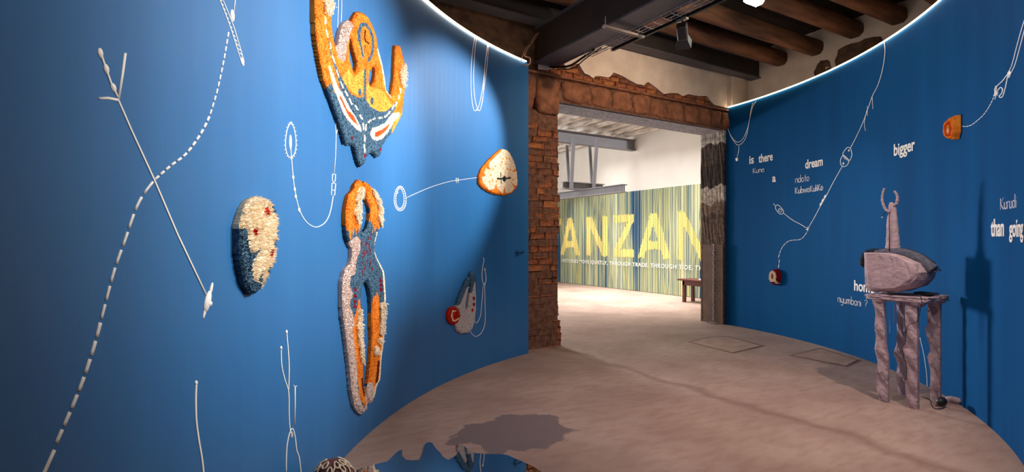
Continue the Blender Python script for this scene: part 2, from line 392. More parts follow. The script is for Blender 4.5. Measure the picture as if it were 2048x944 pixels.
# pilaster at the right end and the jamb
box('pilaster', 8.1, XR + .1, YD - .02, YD + .3, 3.3, CEIL, M['plaster'], wd)
box('pilaster', 8.12, 8.5, YD - .09, YD, 3.3, CEIL, M['plaster'], wd, .01)
def jamb_mat():
    m = bpy.data.materials.new('peeling_jamb_render'); m.use_nodes = True
    n = m.node_tree.nodes; L = m.node_tree.links; b = n['Principled BSDF']; b.inputs['Roughness'].default_value = .9
    g = n.new('ShaderNodeTexCoord'); sx = n.new('ShaderNodeSeparateXYZ'); L.new(g.outputs['Object'], sx.inputs[0])
    t = n.new('ShaderNodeTexNoise'); t.inputs['Scale'].default_value = 5; t.inputs['Detail'].default_value = 10; L.new(g.outputs['Object'], t.inputs[0])
    a = n.new('ShaderNodeMath'); a.operation = 'MULTIPLY_ADD'; L.new(t.outputs['Fac'], a.inputs[0]); a.inputs[1].default_value = .4; L.new(sx.outputs[2], a.inputs[2])
    mr = n.new('ShaderNodeMath'); mr.operation = 'DIVIDE'; L.new(a.outputs[0], mr.inputs[0]); mr.inputs[1].default_value = 3.6
    r = n.new('ShaderNodeValToRGB'); r.color_ramp.interpolation = 'CONSTANT'; e = r.color_ramp.elements
    stops = [(0, (96, 72, 58)), (.42, (104, 82, 66)), (.56, (88, 68, 54)), (.60, (120, 96, 80)), (.66, (196, 180, 164)), (.735, (56, 42, 34)), (.85, (78, 62, 52)), (.945, (190, 180, 170))]
    e[0].position = 0; e[0].color = lin(*stops[0][1]); e[1].position = stops[1][0]; e[1].color = lin(*stops[1][1])
    for p, c in stops[2:]: q = e.new(p); q.color = lin(*c)
    L.new(mr.outputs[0], r.inputs[0])
    t2 = n.new('ShaderNodeTexNoise'); t2.inputs['Scale'].default_value = 16; t2.inputs['Detail'].default_value = 8; L.new(g.outputs['Object'], t2.inputs[0])
    r2 = n.new('ShaderNodeValToRGB'); r2.color_ramp.elements[0].position = .44; r2.color_ramp.elements[1].position = .56; L.new(t2.outputs['Fac'], r2.inputs[0])
    mx = n.new('ShaderNodeMix'); mx.data_type = 'RGBA'; mx.blend_type = 'MULTIPLY'; mx.inputs[0].default_value = .45
    L.new(r.outputs[0], mx.inputs[6]); L.new(r2.outputs[0], mx.inputs[7]); L.new(mx.outputs[2], b.inputs['Base Color'])
    bp = n.new('ShaderNodeBump'); bp.inputs['Strength'].default_value = .3; bp.inputs['Distance'].default_value = .02; L.new(t2.outputs['Fac'], bp.inputs['Height']); L.new(bp.outputs[0], b.inputs['Normal'])
    return m
bm = bmesh.new(); add_box(bm, LX1, 8.12, YD, YD + TH, 0, ZL + .02)
bmesh.ops.subdivide_edges(bm, edges=bm.edges[:], cuts=14, use_grid_fill=True)
for v in bm.verts:
    if v.co.x < LX1 + .001: v.co.x += random.uniform(-.006, .006)
obj('jamb', bm, jamb_mat(), wd)
box('cement_face', LX1 - .018, LX1 + .01, YD + .01, YD + TH - .06, 0, 1.42, mat('brown_cement', lin(104, 82, 68), lin(120, 96, 80), .85, 5, .15, 30), wd, .004)
# right-hand building wall above the curved wall
wf = tag(box('wall_right_outer', XR, XR + .3, -4.2, YD + .3, 0, CEIL, M['plaster']), kind='structure')
blob('exposed_patch', XR - .03, XR + .05, 3.75, 4.4, 3.9, 4.55, M['darkwall'], wf, 5, .03, 3, .02)
blob('exposed_patch', XR - .02, XR + .05, 4.5, 4.75, 3.95, 4.4, M['darkwall'], wf, 6, .03, 3, .02)
tag(box('wall_left_outer', -3.2, -2.9, -4.2, YD, 0, CEIL, M['darkwall']), kind='structure')
tag(box('wall_front', -3.2, XR + .3, -4.5, -4.2, 0, CEIL, M['darkwall']), kind='structure')

# ------------------------------------------------------------------ ceiling of the front room
ce = tag(box('ceiling', -3.2, XR + .3, -4.5, YD + .5, CEIL, CEIL + .1, M['wood_dark']), kind='structure')
for i in range(40):
    y = -4.2 + i * .255
    if y < YD: box('plank', -2.9, XR, y, y + .245, CEIL - .03 - (i % 3) * .004, CEIL, M['wood_dark'], ce)
for i in range(16):
    y = 5.36 - i * .6; rr = random.Random(i); zc = 4.63 + rr.uniform(-.02, .03) + .03 * min(i, 3)
    bm = bmesh.new(); rings = []; n = 26; ph = rr.uniform(0, 6)
    for k in range(n + 1):
        x = -2.95 + (XR + 2.95) * k / n
        yy = y + .035 * math.sin(x * .7 + ph); zz = zc + .02 * math.sin(x * .9 + ph * 2)
        ring = []
        for q in range(12):
            a = 2 * math.pi * q / 12; ca, sa = math.cos(a), math.sin(a)
            sq = .115 / max(abs(ca), abs(sa)) * .62 + .115 * .42
            ring.append(bm.verts.new((x, yy + ca * sq + rr.uniform(-.004, .004), zz + sa * sq + rr.uniform(-.004, .004))))
        if rings:
            for q in range(12): bm.faces.new((rings[-1][q], rings[-1][(q + 1) % 12], ring[(q + 1) % 12], ring[q]))
        rings.append(ring)
    bm.faces.new(rings[0]); bm.faces.new(rings[-1])
    obj('joist', bm, M['wood'], ce, True)
# steel beams
def ibeam_y(name, x0, x1, y0, y1, z0, z1, m, m2, label, grp=None):
    t = thing(name, label, 'beam', ((x0 + x1) / 2, (y0 + y1) / 2, z0), grp); xc = (x0 + x1) / 2
    box('lower_flange', x0, x1, y0, y1, z0, z0 + .022, m, t); box('upper_flange', x0, x1, y0, y1, z1 - .022, z1, m, t)
    box('web', x0 + .035, x1 - .035, y0, y1, z0 + .022, z1 - .022, m2, t); return t
ibeam_y('steel_beam', 3.96, 4.31, -4.2, YD - .04, 3.91, 4.40, M['steel'], M['steel_brown'], 'thick dark steel beam running overhead to the wall above the doorway')
t = thing('steel_beam', 'black steel beam crossing close to the white wall above the doorway', 'beam', (3, 5.8, 4.4))
box('lower_flange', -2.9, XR, 5.70, 5.90, 4.40, 4.42, M['steel'], t); box('web', -2.9, XR, 5.735, 5.865, 4.42, 4.70, M['steel_brown'], t); box('upper_flange', -2.9, XR, 5.70, 5.90, 4.70, 4.72, M['steel'], t)
# cable tray and its bracket
tr = thing('cable_tray', 'galvanised wire cable tray hung under the thick steel beam', 'cable tray', (4.34, 3, 3.88))
bm = bmesh.new()
for x in (4.28, 4.34, 4.40):
    add_tube(bm, [(x, -3, 3.88), (x, 5.25, 3.88)], .0042, 5)
for x in (4.27, 4.41): add_tube(bm, [(x, -3, 3.91), (x, 5.25, 3.91)], .003, 5)
obj('rail_wires', bm, M['galv'], tr)
for i in range(60):
    y = 5.25 - i * .13; tube('cross_wire', [(4.26, y, 3.925), (4.27, y, 3.877), (4.41, y, 3.877), (4.42, y, 3.925)], .004, M['galv'], tr, 4)
t = thing('bracket_rail', 'slotted steel bracket clamped across the underside of the thick beam', 'bracket', (4.13, 4.4, 3.85))
box('channel', 3.84, 4.45, 4.38, 4.42, 3.845, 3.869, M['galv'], t); box('slot', 3.86, 4.43, 4.39, 4.41, 3.843, 3.846, M['black'], t)
for x in (3.87, 4.38): tube('bolt', [(x, 4.40, 3.86), (x, 4.40, 3.97)], .006, M['galv'], t)
tag(tube('cable_bundle', smooth_path([(4.30, 5.1, 3.895), (4.32, 5.35, 3.88), (4.30, 5.6, 3.84), (4.24, 5.8, 3.87), (4.2, 5.92, 3.9)]), .016, M['cable']), 'black cable bundle drooping from the end of the wire tray', 'cable')
tag(tube('cable', smooth_path([(4.33, 5.0, 3.9), (4.36, 5.35, 3.87), (4.36, 5.6, 3.82), (4.27, 5.85, 3.86)]), .008, M['cable']), 'thin black cable looping below the cable bundle', 'cable')
# track and lamps
tk = thing('light_track', 'black lighting track running beside the thick steel beam', 'light track', (4.62, 2, 3.95))
box('rail', 4.603, 4.637, -3, 5.1, 3.945, 3.98, M['black'], tk); box('end_cap', 4.602, 4.638, 5.1, 5.125, 3.943, 3.982, M['galv'], tk)
for y in (4.6, 2.6, .6): tube('hanger', [(4.62, y, 3.98), (4.62, y, 4.55)], .005, M['black'], tk)
def track_lamp(loc, tgt, label):
    t = thing('track_lamp', label, 'lamp', loc, 'lamps on the black track')
    x, y, z = loc; box('adapter', x - .02, x + .02, y - .07, y + .07, z, z + .03, M['galv'] , t)
    tube('stem', [(x, y, z), (x, y, z - .07)], .012, M['black'], t)
    d = (Vector(tgt) - Vector((x, y, z - .13))).normalized(); q = d.to_track_quat('Z', 'Y').to_matrix().to_4x4(); q.translation = Vector((x, y, z - .13))
    bm = bmesh.new(); add_box(bm, -.055, .055, -.055, .055, -.10, .07, .012); bm.transform(q); obj('housing', bm, M['black'], t)
    bm = bmesh.new()
    for a in range(4):
        c, s_ = math.cos(a * math.pi / 2), math.sin(a * math.pi / 2)
        v = [(-.055, .055, .07), (.055, .055, .07), (.075, .085, .16), (-.075, .085, .16)]
        w = [bm.verts.new((vx * c - vy * s_, vx * s_ + vy * c, vz)) for vx, vy, vz in v]; w2 = [bm.verts.new((q_.co.x * .96, q_.co.y * .96, q_.co.z)) for q_ in w]
        bm.faces.new(w); bm.faces.new(w2[::-1])
        for k in range(4): bm.faces.new((w[k], w[(k + 1) % 4], w2[(k + 1) % 4], w2[k]))
    bm.transform(q); obj('barn_doors', bm, M['black'], t)
    return t
track_lamp((4.62, 3.98, 3.93), (6.4, 5.2, 2.2), 'black track lamp with barn doors, the visible one below the rail')
# bright lamp at the top
t = thing('work_lamp', 'lit white box lamp shining between the wooden joists', 'lamp', (5.5, 3.72, 4.3))
bm = bmesh.new(); add_box(bm, 5.42, 5.66, 3.66, 3.80, 4.24, 4.33, .03); obj('diffuser', bm, M['tube'], t, True)
box('housing', 5.44, 5.68, 3.68, 3.80, 4.33, 4.38, M['galv'], t); tube('bracket', [(5.56, 3.74, 4.38), (5.56, 3.74, 4.6)], .01, M['black'], t)
# tan cable beside the strip end
tube_pts = [on_y(1074, 67, 5.7), on_y(1066, 78, 5.7), on_y(1060, 90, 5.7), on_y(1052, 103, 5.7), on_y(1050, 112, 5.7), on_y(1060, 116, 5.7), on_y(1060, 127, 5.7), on_y(1053, 131, 5.7), on_y(1046, 128, 5.7)]
tag(tube('cable', smooth_path(tube_pts), .008, M['tan']), 'curled tan cable feeding the light strip at the doorway corner', 'cable')
tag(tube('cable', smooth_path([on_y(1078, 64, 5.72), on_y(1066, 84, 5.72), on_y(1052, 96, 5.72), on_y(1042, 121, 5.72)]), .006, M['tan']), 'straighter tan cable running from the beam to the left light strip', 'cable')

# ------------------------------------------------------------------ floor details
def floor_poly(name, pts, h, m):
    P = [on_floor(*p) for p in pts]; bm = bmesh.new()
    a = [bm.verts.new((p.x, p.y, 0)) for p in P]; b = [bm.verts.new((p.x, p.y, h)) for p in P]
    bm.faces.new(b)
    for i in range(len(P)): bm.faces.new((a[i], a[(i + 1) % len(P)], b[(i + 1) % len(P)], b[i]))
    return tag(obj(name, bm, m), kind='structure')
M['joint'] = mat('dark_floor_joint', lin(104, 78, 66), lin(124, 96, 82), .95, 20, .3, 40)
M['patchf'] = mat('hatch_concrete', lin(158, 128, 110), lin(176, 146, 128), .8, 6, .3, 50)
floor_poly('trim_1', [(1376, 684), (1418, 674), (1458, 673), (1530, 692), (1466, 707)], .002, M['joint'])
floor_poly('trim_2', [(1381, 684.5), (1419, 675.5), (1457, 674.5), (1522, 692), (1465, 705)], .005, M['patchf'])
floor_poly('trim_3', [(1578, 711), (1640, 696), (1722, 721), (1694, 734)], .002, M['joint'])
floor_poly('trim_4', [(1586, 711), (1641, 698.5), (1714, 720.5), (1693, 731.5)], .005, M['patchf'])

# ------------------------------------------------------------------ next room
XB = 11.13
tag(box('wall_gallery', XB, XB + .3, YD + .5, 19.2, 0, 4.7, M['white_wall']), kind='structure')
tag(box('wall_gallery_far', -3.2, XB, 19, 19.2, 0, 4.8, M['white_wall']), kind='structure')
tag(box('wall_gallery_left', 3.0, 3.2, YD + .5, 19, 0, 4.8, M['white_wall']), kind='structure')
gc = tag(box('ceiling_gallery', 3.0, XB + .3, YD + .5, 19.2, 4.8, 4.9, M['white_wall']), kind='structure')
x = XB - .3; k = 0
while x > 3.4:
    rr = random.Random(k + 50); bm = bmesh.new(); prev = None; n = 30
    for q in range(n + 1):
        y = YD + .55 + (19 - YD - .55) * q / n; ex = .02 * math.sin(y + k); hw = .10 + rr.uniform(-.012, .012)
        ring = [bm.verts.new((x + ex + a * hw + rr.uniform(-.008, .008), y, z + rr.uniform(-.01, .01))) for a, z in ((-1, 4.8), (-1, 4.6), (-.7, 4.54), (.7, 4.54), (1, 4.6), (1, 4.8))]
        if prev:
            for w in range(5): bm.faces.new((prev[w], prev[w + 1], ring[w + 1], ring[w]))
        prev = ring
    obj('joist', bm, M['white_joist'], gc); x -= .52; k += 1
for i in range(7):
    p = on_floor(0, 600)
    yy = 10.1 + (i % 4) * .22; xx = 10.1 + (i // 4) * .25
    box('brick', xx, xx + .2, yy, yy + .17, 4.74, 4.79, M['brick3'], gc, .008)
# steel hanger frame
YT = 11.36
t = thing('steel_truss', 'grey steel girder with V-shaped hangers seen through the doorway', 'girder', (8, YT, 2.9))
def ibx(name, x0, x1, yc, z0, z1, w, parent):
    bm = bmesh.new(); add_box(bm, x0, x1, yc - w / 2, yc + w / 2, z0, z0 + .02); add_box(bm, x0, x1, yc - w / 2, yc + w / 2, z1 - .02, z1); add_box(bm, x0, x1, yc - .02, yc + .02, z0 + .02, z1 - .02)
    return obj(name, bm, M['grey_steel'], parent)
ibx('upper_girder', 3.2, XB - .02, YT, 4.13, 4.45, .18, t)
ibx('lower_girder', on_y(1125, 370, YT).x, on_y(1205, 370, YT).x, YT, 2.88, 3.08, .2, t)
box('end_plate', XB - .02, XB, YT - .15, YT + .15, 4.1, 4.5, M['white_wall'], t)
for a, b in (((1148, 272), (1143, 378)), ((1195, 275), (1188, 377))):
    for yoff in (-.13,):
        p, q = on_y(*a, YT - .13), on_y(*b, YT - .13)
        bm = bmesh.new(); d = .055
        v = [bm.verts.new(c) for c in ((p.x - d, p.y, p.z), (p.x + d, p.y, p.z), (q.x + d, q.y, q.z), (q.x - d, q.y, q.z))]
        w = [bm.verts.new((c.co.x, c.co.y + .03, c.co.z)) for c in v]
        bm.faces.new(v); bm.faces.new(w[::-1])
        for k in range(4): bm.faces.new((v[k], v[(k + 1) % 4], w[(k + 1) % 4], w[k]))
        obj('hanger', bm, M['grey_steel'], t)
for a, b in (((1134, 290), (1139, 372)), ((1180, 292), (1185, 372))):
    p, q = on_y(*a, YT + .12), on_y(*b, YT + .12)
    bm = bmesh.new(); d = .045
    v = [bm.verts.new(c) for c in ((p.x - d, p.y, p.z), (p.x + d, p.y, p.z), (q.x + d, q.y, q.z), (q.x - d, q.y, q.z))]
    w = [bm.verts.new((c.co.x, c.co.y + .03, c.co.z)) for c in v]
    bm.faces.new(v); bm.faces.new(w[::-1])
    for k in range(4): bm.faces.new((v[k], v[(k + 1) % 4], w[(k + 1) % 4], w[k]))
    obj('rear_hanger', bm, M['grey_steel'], t)
ty0 = on_x(1249, 375, 9.07).y
t = thing('steel_beam', 'long grey steel beam hanging under the girder in the next room', 'beam', (9.07, 12, 2.7))
box('web', 9.05, 9.09, ty0, 18.9, 2.70, 2.88, M['grey_steel'], t); box('upper_flange', 8.97, 9.17, ty0, 18.9, 2.86, 2.88, M['grey_steel'], t); box('lower_flange', 8.97, 9.17, ty0, 18.9, 2.68, 2.70, M['grey_steel'], t)
box('clamp', 9.0, 9.14, YT - .06, YT + .06, 2.87, 2.91, M['steel_brown'], t)
# strip curtain mural
def strip_mat():
    m = bpy.data.materials.new('striped_print'); m.use_nodes = True
    n = m.node_tree.nodes; L = m.node_tree.links; b = n['Principled BSDF']; b.inputs['Roughness'].default_value = .6
    g = n.new('ShaderNodeTexCoord'); mp = n.new('ShaderNodeMapping'); mp.inputs['Scale'].default_value = (0, 16, .012); L.new(g.outputs['Object'], mp.inputs[0])
    t = n.new('ShaderNodeTexNoise'); t.inputs['Scale'].default_value = 1; t.inputs['Detail'].default_value = 6; t.inputs['Roughness'].default_value = .6; L.new(mp.outputs[0], t.inputs[0])
    mp2 = n.new('ShaderNodeMapping'); mp2.inputs['Scale'].default_value = (0, 1.3, .16); L.new(g.outputs['Object'], mp2.inputs[0])
    t2 = n.new('ShaderNodeTexNoise'); t2.inputs['Scale'].default_value = 1; t2.inputs['Detail'].default_value = 2; L.new(mp2.outputs[0], t2.inputs[0])
    ad = n.new('ShaderNodeMath'); ad.operation = 'MULTIPLY_ADD'; L.new(t2.outputs['Fac'], ad.inputs[0]); ad.inputs[1].default_value = .75; L.new(t.outputs['Fac'], ad.inputs[2]); sb = n.new('ShaderNodeMath'); sb.operation = 'SUBTRACT'; L.new(ad.outputs[0], sb.inputs[0]); sb.inputs[1].default_value = .1; ad = sb
    r = n.new('ShaderNodeValToRGB'); e = r.color_ramp.elements
    st = [(.60, (16, 62, 104)), (.67, (38, 92, 126)), (.705, (196, 196, 124)), (.735, (36, 88, 122)), (.765, (222, 212, 130)), (.79, (112, 146, 132)), (.815, (34, 84, 116)), (.845, (228, 218, 140)), (.88, (60, 110, 136)), (.93, (230, 226, 180))]
    e[0].position = st[0][0]; e[0].color = lin(*st[0][1]); e[1].position = st[1][0]; e[1].color = lin(*st[1][1])
    for p, c in st[2:]: q = e.new(p); q.color = lin(*c)
    L.new(ad.outputs[0], r.inputs[0]); L.new(r.outputs[0], b.inputs['Base Color']); return m
bn = thing('striped_mural', 'tall mural of vertical yellow, green and blue strips with big yellow letters', 'mural', (XB - .05, 12, 0))
Y0, Y1, PITCH = 7.2, 18.6, .036
V = []; Fc = []; y = Y0; strips = []
while y < Y1:
    xo = XB - .05 - random.uniform(0, .018); w = PITCH * .88; strips.append((y, xo))
    b0 = len(V)
    V += [(xo, y, .01), (xo, y + w, .01), (xo, y + w, 2.945), (xo, y, 2.945), (XB - .005, y, .01), (XB - .005, y + w, .01), (XB - .005, y + w, 2.945), (XB - .005, y, 2.945)]
    Fc += [tuple(b0 + i for i in q) for q in ((0, 3, 2, 1), (0, 4, 7, 3), (1, 2, 6, 5), (3, 7, 6, 2))]
    y += PITCH
tag(mesh_obj('strips', V, Fc, strip_mat(), bn), kind='stuff')
ZB, ZT = .99, 2.26
def seg_in(P, polys):
    for q in polys:
        c = False; j = len(q) - 1
        for i in range(len(q)):
            if (q[i][1] > P[1]) != (q[j][1] > P[1]) and P[0] < (q[j][0] - q[i][0]) * (P[1] - q[i][1]) / (q[j][1] - q[i][1]) + q[i][0]: c = not c
            j = i
        if c: return True
    return False
GL = {'T': [[(0, 1), (1, 1), (1, .82), (.62, .82), (.62, 0), (.38, 0), (.38, .82), (0, .82)]],
      'A': [[(0, 0), (.2, 0), (.58, 1), (.4, 1)], [(.4, 1), (.6, 1), (1, 0), (.78, 0)], [(.2, .2), (.8, .2), (.76, .38), (.24, .38)]],
      'N': [[(0, 0), (.22, 0), (.22, 1), (0, 1)], [(.78, 0), (1, 0), (1, 1), (.78, 1)], [(0, 1), (.26, 1), (1, 0), (.76, 0)]],
      'Z': [[(0, 1), (1, 1), (1, .82), (0, .82)], [(0, .18), (1, .18), (1, 0), (0, 0)], [(.72, .84), (1, .84), (.3, .16), (0, .16)]],
      'I': [[(.3, 0), (.7, 0), (.7, 1), (.3, 1)]]}
yy = lambda px: on_x(px, 480, XB - .06).y
LET = [('T', yy(1122.5) + 1.15, yy(1122.5)), ('A', yy(1121), yy(1160)), ('N', yy(1172), yy(1214.5)), ('Z', yy(1228), yy(1267)), ('A', yy(1276), yy(1341)), ('N', yy(1353.5), yy(1353.5) - 1.0)]
for ch, ya, yb in LET:
    V = []; Fc = []
    for (sy, xo) in strips:
        yc = sy + PITCH / 2; u = (ya - yc) / (ya - yb)
        if not 0 <= u <= 1: continue
        zs = np.linspace(0, 1, 41); on = [seg_in((u, (a + b_) / 2), GL[ch]) for a, b_ in zip(zs, zs[1:])]
        i = 0
        while i < 40:
            if on[i]:
                j = i
                while j < 40 and on[j]: j += 1
                za = ZB + (ZT - ZB) * zs[i]; zb = ZB + (ZT - ZB) * zs[j]; b0 = len(V); X = xo - .006
                wq = PITCH * random.choice([.5, .62, .88]); za += random.uniform(-.03, .02); zb += random.uniform(-.02, .03); V += [(X, sy, za), (X, sy + wq, za), (X, sy + wq, zb), (X, sy, zb), (xo, sy, za), (xo, sy + wq, za), (xo, sy + wq, zb), (xo, sy, zb)]
                Fc += [tuple(b0 + q for q in f) for f in ((0, 3, 2, 1), (0, 4, 7, 3), (1, 2, 6, 5), (3, 7, 6, 2), (0, 1, 5, 4))]
                i = j
            else: i += 1
    mesh_obj('letter', V, Fc, M['letter'], bn)

# text meshes
def text_mesh(txt, bold=0.0, spacing=1.0):
    cu = bpy.data.curves.new('t', 'FONT'); cu.body = txt; cu.size = 1; cu.offset = bold; cu.extrude = .5; cu.space_character = spacing; cu.resolution_u = 4
    o = bpy.data.objects.new('t', cu); C.objects.link(o); dg = bpy.context.evaluated_depsgraph_get(); dg.update()
    me = bpy.data.meshes.new_from_object(o.evaluated_get(dg)); bpy.data.objects.remove(o)
    co = np.array([v.co[:] for v in me.vertices]); fs = [tuple(p.vertices) for p in me.polygons]; bpy.data.meshes.remove(me)
    return co, fs
co, fs = text_mesh('HISTORIES MOVE QUIETLY, THROUGH TRADE, THROUGH TIDE, THR', .012, 1.15)
ya, yb = yy(1124.5), yy(1415); co[:, 0] -= co[:, 0].min(); wt = co[:, 0].max()
zt, zb2 = .845, .725; sc = (zt - zb2) / .73
P = [(XB - .074 - .003 * (c[2] > 0), ya - (ya - yb) * c[0] / wt, zb2 + c[1] * sc) for c in co]
xs_ = np.sort(co[:, 0]); cuts_ = [(a + b) / 2 for a, b in zip(xs_, xs_[1:]) if b - a > .27]
wid = [int(np.searchsorted(cuts_, co[f[0], 0])) for f in fs]
for k in range(len(cuts_) + 1):
    ff = [f for f, w_ in zip(fs, wid) if w_ == k]; used = sorted({i for f in ff for i in f}); mp_i = {i: j for j, i in enumerate(used)}
    mesh_obj('printed_word', [P[i] for i in used], [tuple(mp_i[i] for i in f) for f in ff], M['txt'], bn)
# bench
by = on_x(1357, 560, XB - .35).y; bf = on_floor(1368, 604)
t = thing('bench', 'dark red wooden bench in front of the striped mural', 'bench', (bf.x, bf.y, 0))
x0 = bf.x - .03; y1_ = bf.y + .12; hh = .56
box('seat', x0 - .05, x0 + .42, y1_ - 1.35, y1_ + .02, hh - .04, hh, M['bench'], t, .005); box('rail', x0, x0 + .03, y1_ - 1.25, y1_ - .1, hh - .15, hh - .04, M['bench'], t); box('rail', x0 + .34, x0 + .37, y1_ - 1.25, y1_ - .1, hh - .15, hh - .04, M['bench'], t)
for lx in (x0, x0 + .31):
    for ly in (y1_ - 1.25, y1_ - .16): box('leg', lx, lx + .07, ly, ly + .07, 0, hh - .04, M['bench'], t, .004)
tag(box('book', x0 + .08, x0 + .3, y1_ - .75, y1_ - .5, hh, hh + .02, M['txt']), 'thin pale booklet lying on the dark red bench', 'book')

# chain on the jamb
ch = thing('hanging_chain', 'grey chain hanging down the brown jamb right of the doorway', 'chain', (LX1 - .05, 6.2, 0))
cp = on_x(1427, 500, LX1 - .03); V = []
bm = bmesh.new(); z = 1.40; k = 0
while z > .03:
    rx = .014 if k % 2 else .004; ry = .004 if k % 2 else .014
    n = 8; pts = [(cp.x + math.cos(a) * rx + .004 * math.sin(k), cp.y + math.cos(a) * ry * 1.0 + .006 * math.sin(k * 1.7), z + math.sin(a) * .02) for a in [2 * math.pi * q / n for q in range(n + 1)]]
    add_tube(bm, pts, .0042, 4, False); z -= .027; k += 1
obj('links', bm, M['bead'], ch)
bm = bmesh.new()
for q in range(26):
    a = random.uniform(0, 6.28); rr_ = random.uniform(.01, .12); c_ = Vector((cp.x - .04 - abs(math.cos(a)) * rr_ * .6, cp.y + math.sin(a) * rr_, .008 + random.uniform(0, .012)))
    add_tube(bm, [c_ + Vector((math.cos(b_) * .016, math.sin(b_) * .01, 0)) for b_ in [2 * math.pi * i / 6 for i in range(7)]], .004, 4, False)
obj('coil', bm, M['bead'], ch)

# ------------------------------------------------------------------ line drawings in white cord on the curved walls
def cr2(p, n=5):
    return [(v.x, v.y) for v in smooth_path([(a, b, 0) for a, b in p], n)]
def depth(P): return P.x * math.sin(YAW) + P.y * math.cos(YAW)
def ribbon_faces(bm, w, L_, Rr, th=.0018):
    def P(p, o_):
        q = w.pt(*p); u, _ = w.hit(*p); return q + w.normal(u) * o_
    A = [[bm.verts.new(P(l, .0001)), bm.verts.new(P(l, th)), bm.verts.new(P(r_, th)), bm.verts.new(P(r_, .0001))] for l, r_ in zip(L_, Rr)]
    for a, b in zip(A, A[1:]):
        for k in range(3): bm.faces.new((a[k], a[k + 1], b[k + 1], b[k]))
    bm.faces.new(A[0]); bm.faces.new(A[-1][::-1])
def cord_bm(bm, w, pts, wpx, sm=True, taper=None, seg=5):
    q = cr2(pts) if sm and len(pts) > 2 else pts
    L_ = []; Rr = []; n = len(q)
    if wpx <= 2.4 and not taper: wpx *= .72
    for i in range(n):
        a, b = q[max(i - 1, 0)], q[min(i + 1, n - 1)]; dx, dy = b[0] - a[0], b[1] - a[1]; l = math.hypot(dx, dy) + 1e-9
        h = wpx / 2 * (max(.2, math.sin(math.pi * (i + .4) / (n - .2)) ** .6) if taper else 1)
        L_.append((q[i][0] + dy / l * h, q[i][1] - dx / l * h)); Rr.append((q[i][0] - dy / l * h, q[i][1] + dx / l * h))
    ribbon_faces(bm, w, L_, Rr)
def bead_bm(bm, w, c, rx, ry, ang=0):
    ca, sa = math.cos(R(ang)), math.sin(R(ang)); n = 9
    pts = [(c[0] - ry * t * sa, c[1] + ry * t * ca) for t in [-1 + 2 * i / (n - 1) for i in range(n)]]
    cord_bm(bm, w, pts, rx * 2, False, True, 6)
def drawing(name, label, w, parts, m=None, group=None, cat='wall drawing'):
    """parts: list of (part name, [strokes]); a stroke = ('c', pts, width) cord, ('l', pts, width) straight, ('b', centre, rx, ry, angle) bead"""
    m = m or M['white_cord']
    fp = parts[0][1][0][1]; fp = fp if isinstance(fp, tuple) else fp[0]
    root = thing(name, label, cat, w.pt(*fp), group) if len(parts) > 1 else None
    for pn, st in parts:
        bm = bmesh.new()
        for s_ in st:
            if s_[0] == 'b': bead_bm(bm, w, s_[1], s_[2], s_[3], s_[4] if len(s_) > 4 else 0)
            else: cord_bm(bm, w, s_[1], s_[2], s_[0] == 'c', seg=5)
        o = obj(pn if root else name, bm, m, root, True)
        if not root: tag(o, label, cat, group); root2 = o
    return root or root2
def dashes(pts, n, gap=.3, wpx=3):
    q = cr2(pts, 24); L_ = [0]
    for a, b in zip(q, q[1:]): L_.append(L_[-1] + math.hypot(a[0] - b[0], a[1] - b[1]))
    out = []
    for k in range(n):
        a, b = L_[-1] * (k + gap / 2) / n, L_[-1] * (k + 1 - gap / 2) / n
        seg = [(float(np.interp(t, L_, [v[0] for v in q])), float(np.interp(t, L_, [v[1] for v in q]))) for t in np.linspace(a, b, 4)]
        out.append(seg)
    return out
# long arrow-like figure
drawing('arrow_drawing', 'long white line with forked beaded tail and star tip, far left of the blue wall', LW, [
    ('shaft', [('l', [(236, 200), (262, 260), (308, 360), (355, 470), (412, 590)], 3)]),
    ('fork', [('l', [(250, 106), (244, 150), (236, 198)], 4.5)]), ('fork', [('l', [(197, 197), (215, 196), (236, 200)], 5)]),
    ('fork', [('l', [(200, 104), (212, 140), (222, 168), (236, 196)], 3.5)]),
    ('bead', [('b', (200, 106), 5, 10, -10)]), ('bead', [('b', (212, 138), 5, 10, -15)]), ('bead', [('b', (226, 175), 5, 9, -20)]),
    ('star', [('b', (415, 603), 6, 22, 12), ('b', (422, 578), 2.6, 13, 12), ('b', (409, 625), 2.2, 13, 14), ('b', (418, 607), 6, 6, 40)])])
# long dashed line
path1 = [(457, 62), (447, 120), (436, 172), (427, 205), (415, 240), (396, 275), (370, 309), (340, 332), (308, 360), (284, 392), (268, 425), (251, 475), (228, 540), (207, 618), (188, 690), (165, 760), (140, 822), (110, 890)]
ds = dashes(path1[:9], 24); ds2 = dashes(path1[8:], 15, .22)
rt = thing('dashed_line', 'long curving dashed white line crossing the arrow drawing on left blue wall', 'wall drawing', LW.pt(308, 360))
for i, d_ in enumerate(ds + ds2 + [[(108, 900), (98, 922), (88, 944), (80, 962)]]):
    bm = bmesh.new(); y_ = d_[0][1]; wpx = 2.6 if y_ < 230 else 4.2 if y_ < 380 else 4.6 if y_ < 620 else 6.2
    cord_bm(bm, LW, d_, wpx, False); obj('dash', bm, M['white_cord'], rt, True)
drawing('ladder_drawing', 'narrow white ladder drawn slanting near the top of the left blue wall', LW, [
    ('rail', [('l', [(436, -8), (452, 32), (462, 60), (483, 127)], 1.6)]), ('rail', [('l', [(442, -8), (458, 30), (468, 56), (488, 124)], 1.6)])] +
    [('rung', [('l', [(438 + k * 3.35, -3 + k * 9), (443 + k * 3.35, 2 + k * 9)], 2)]) for k in range(14)] + [('tip', [('b', (484.5, 124), 2.5, 8, -15)])])
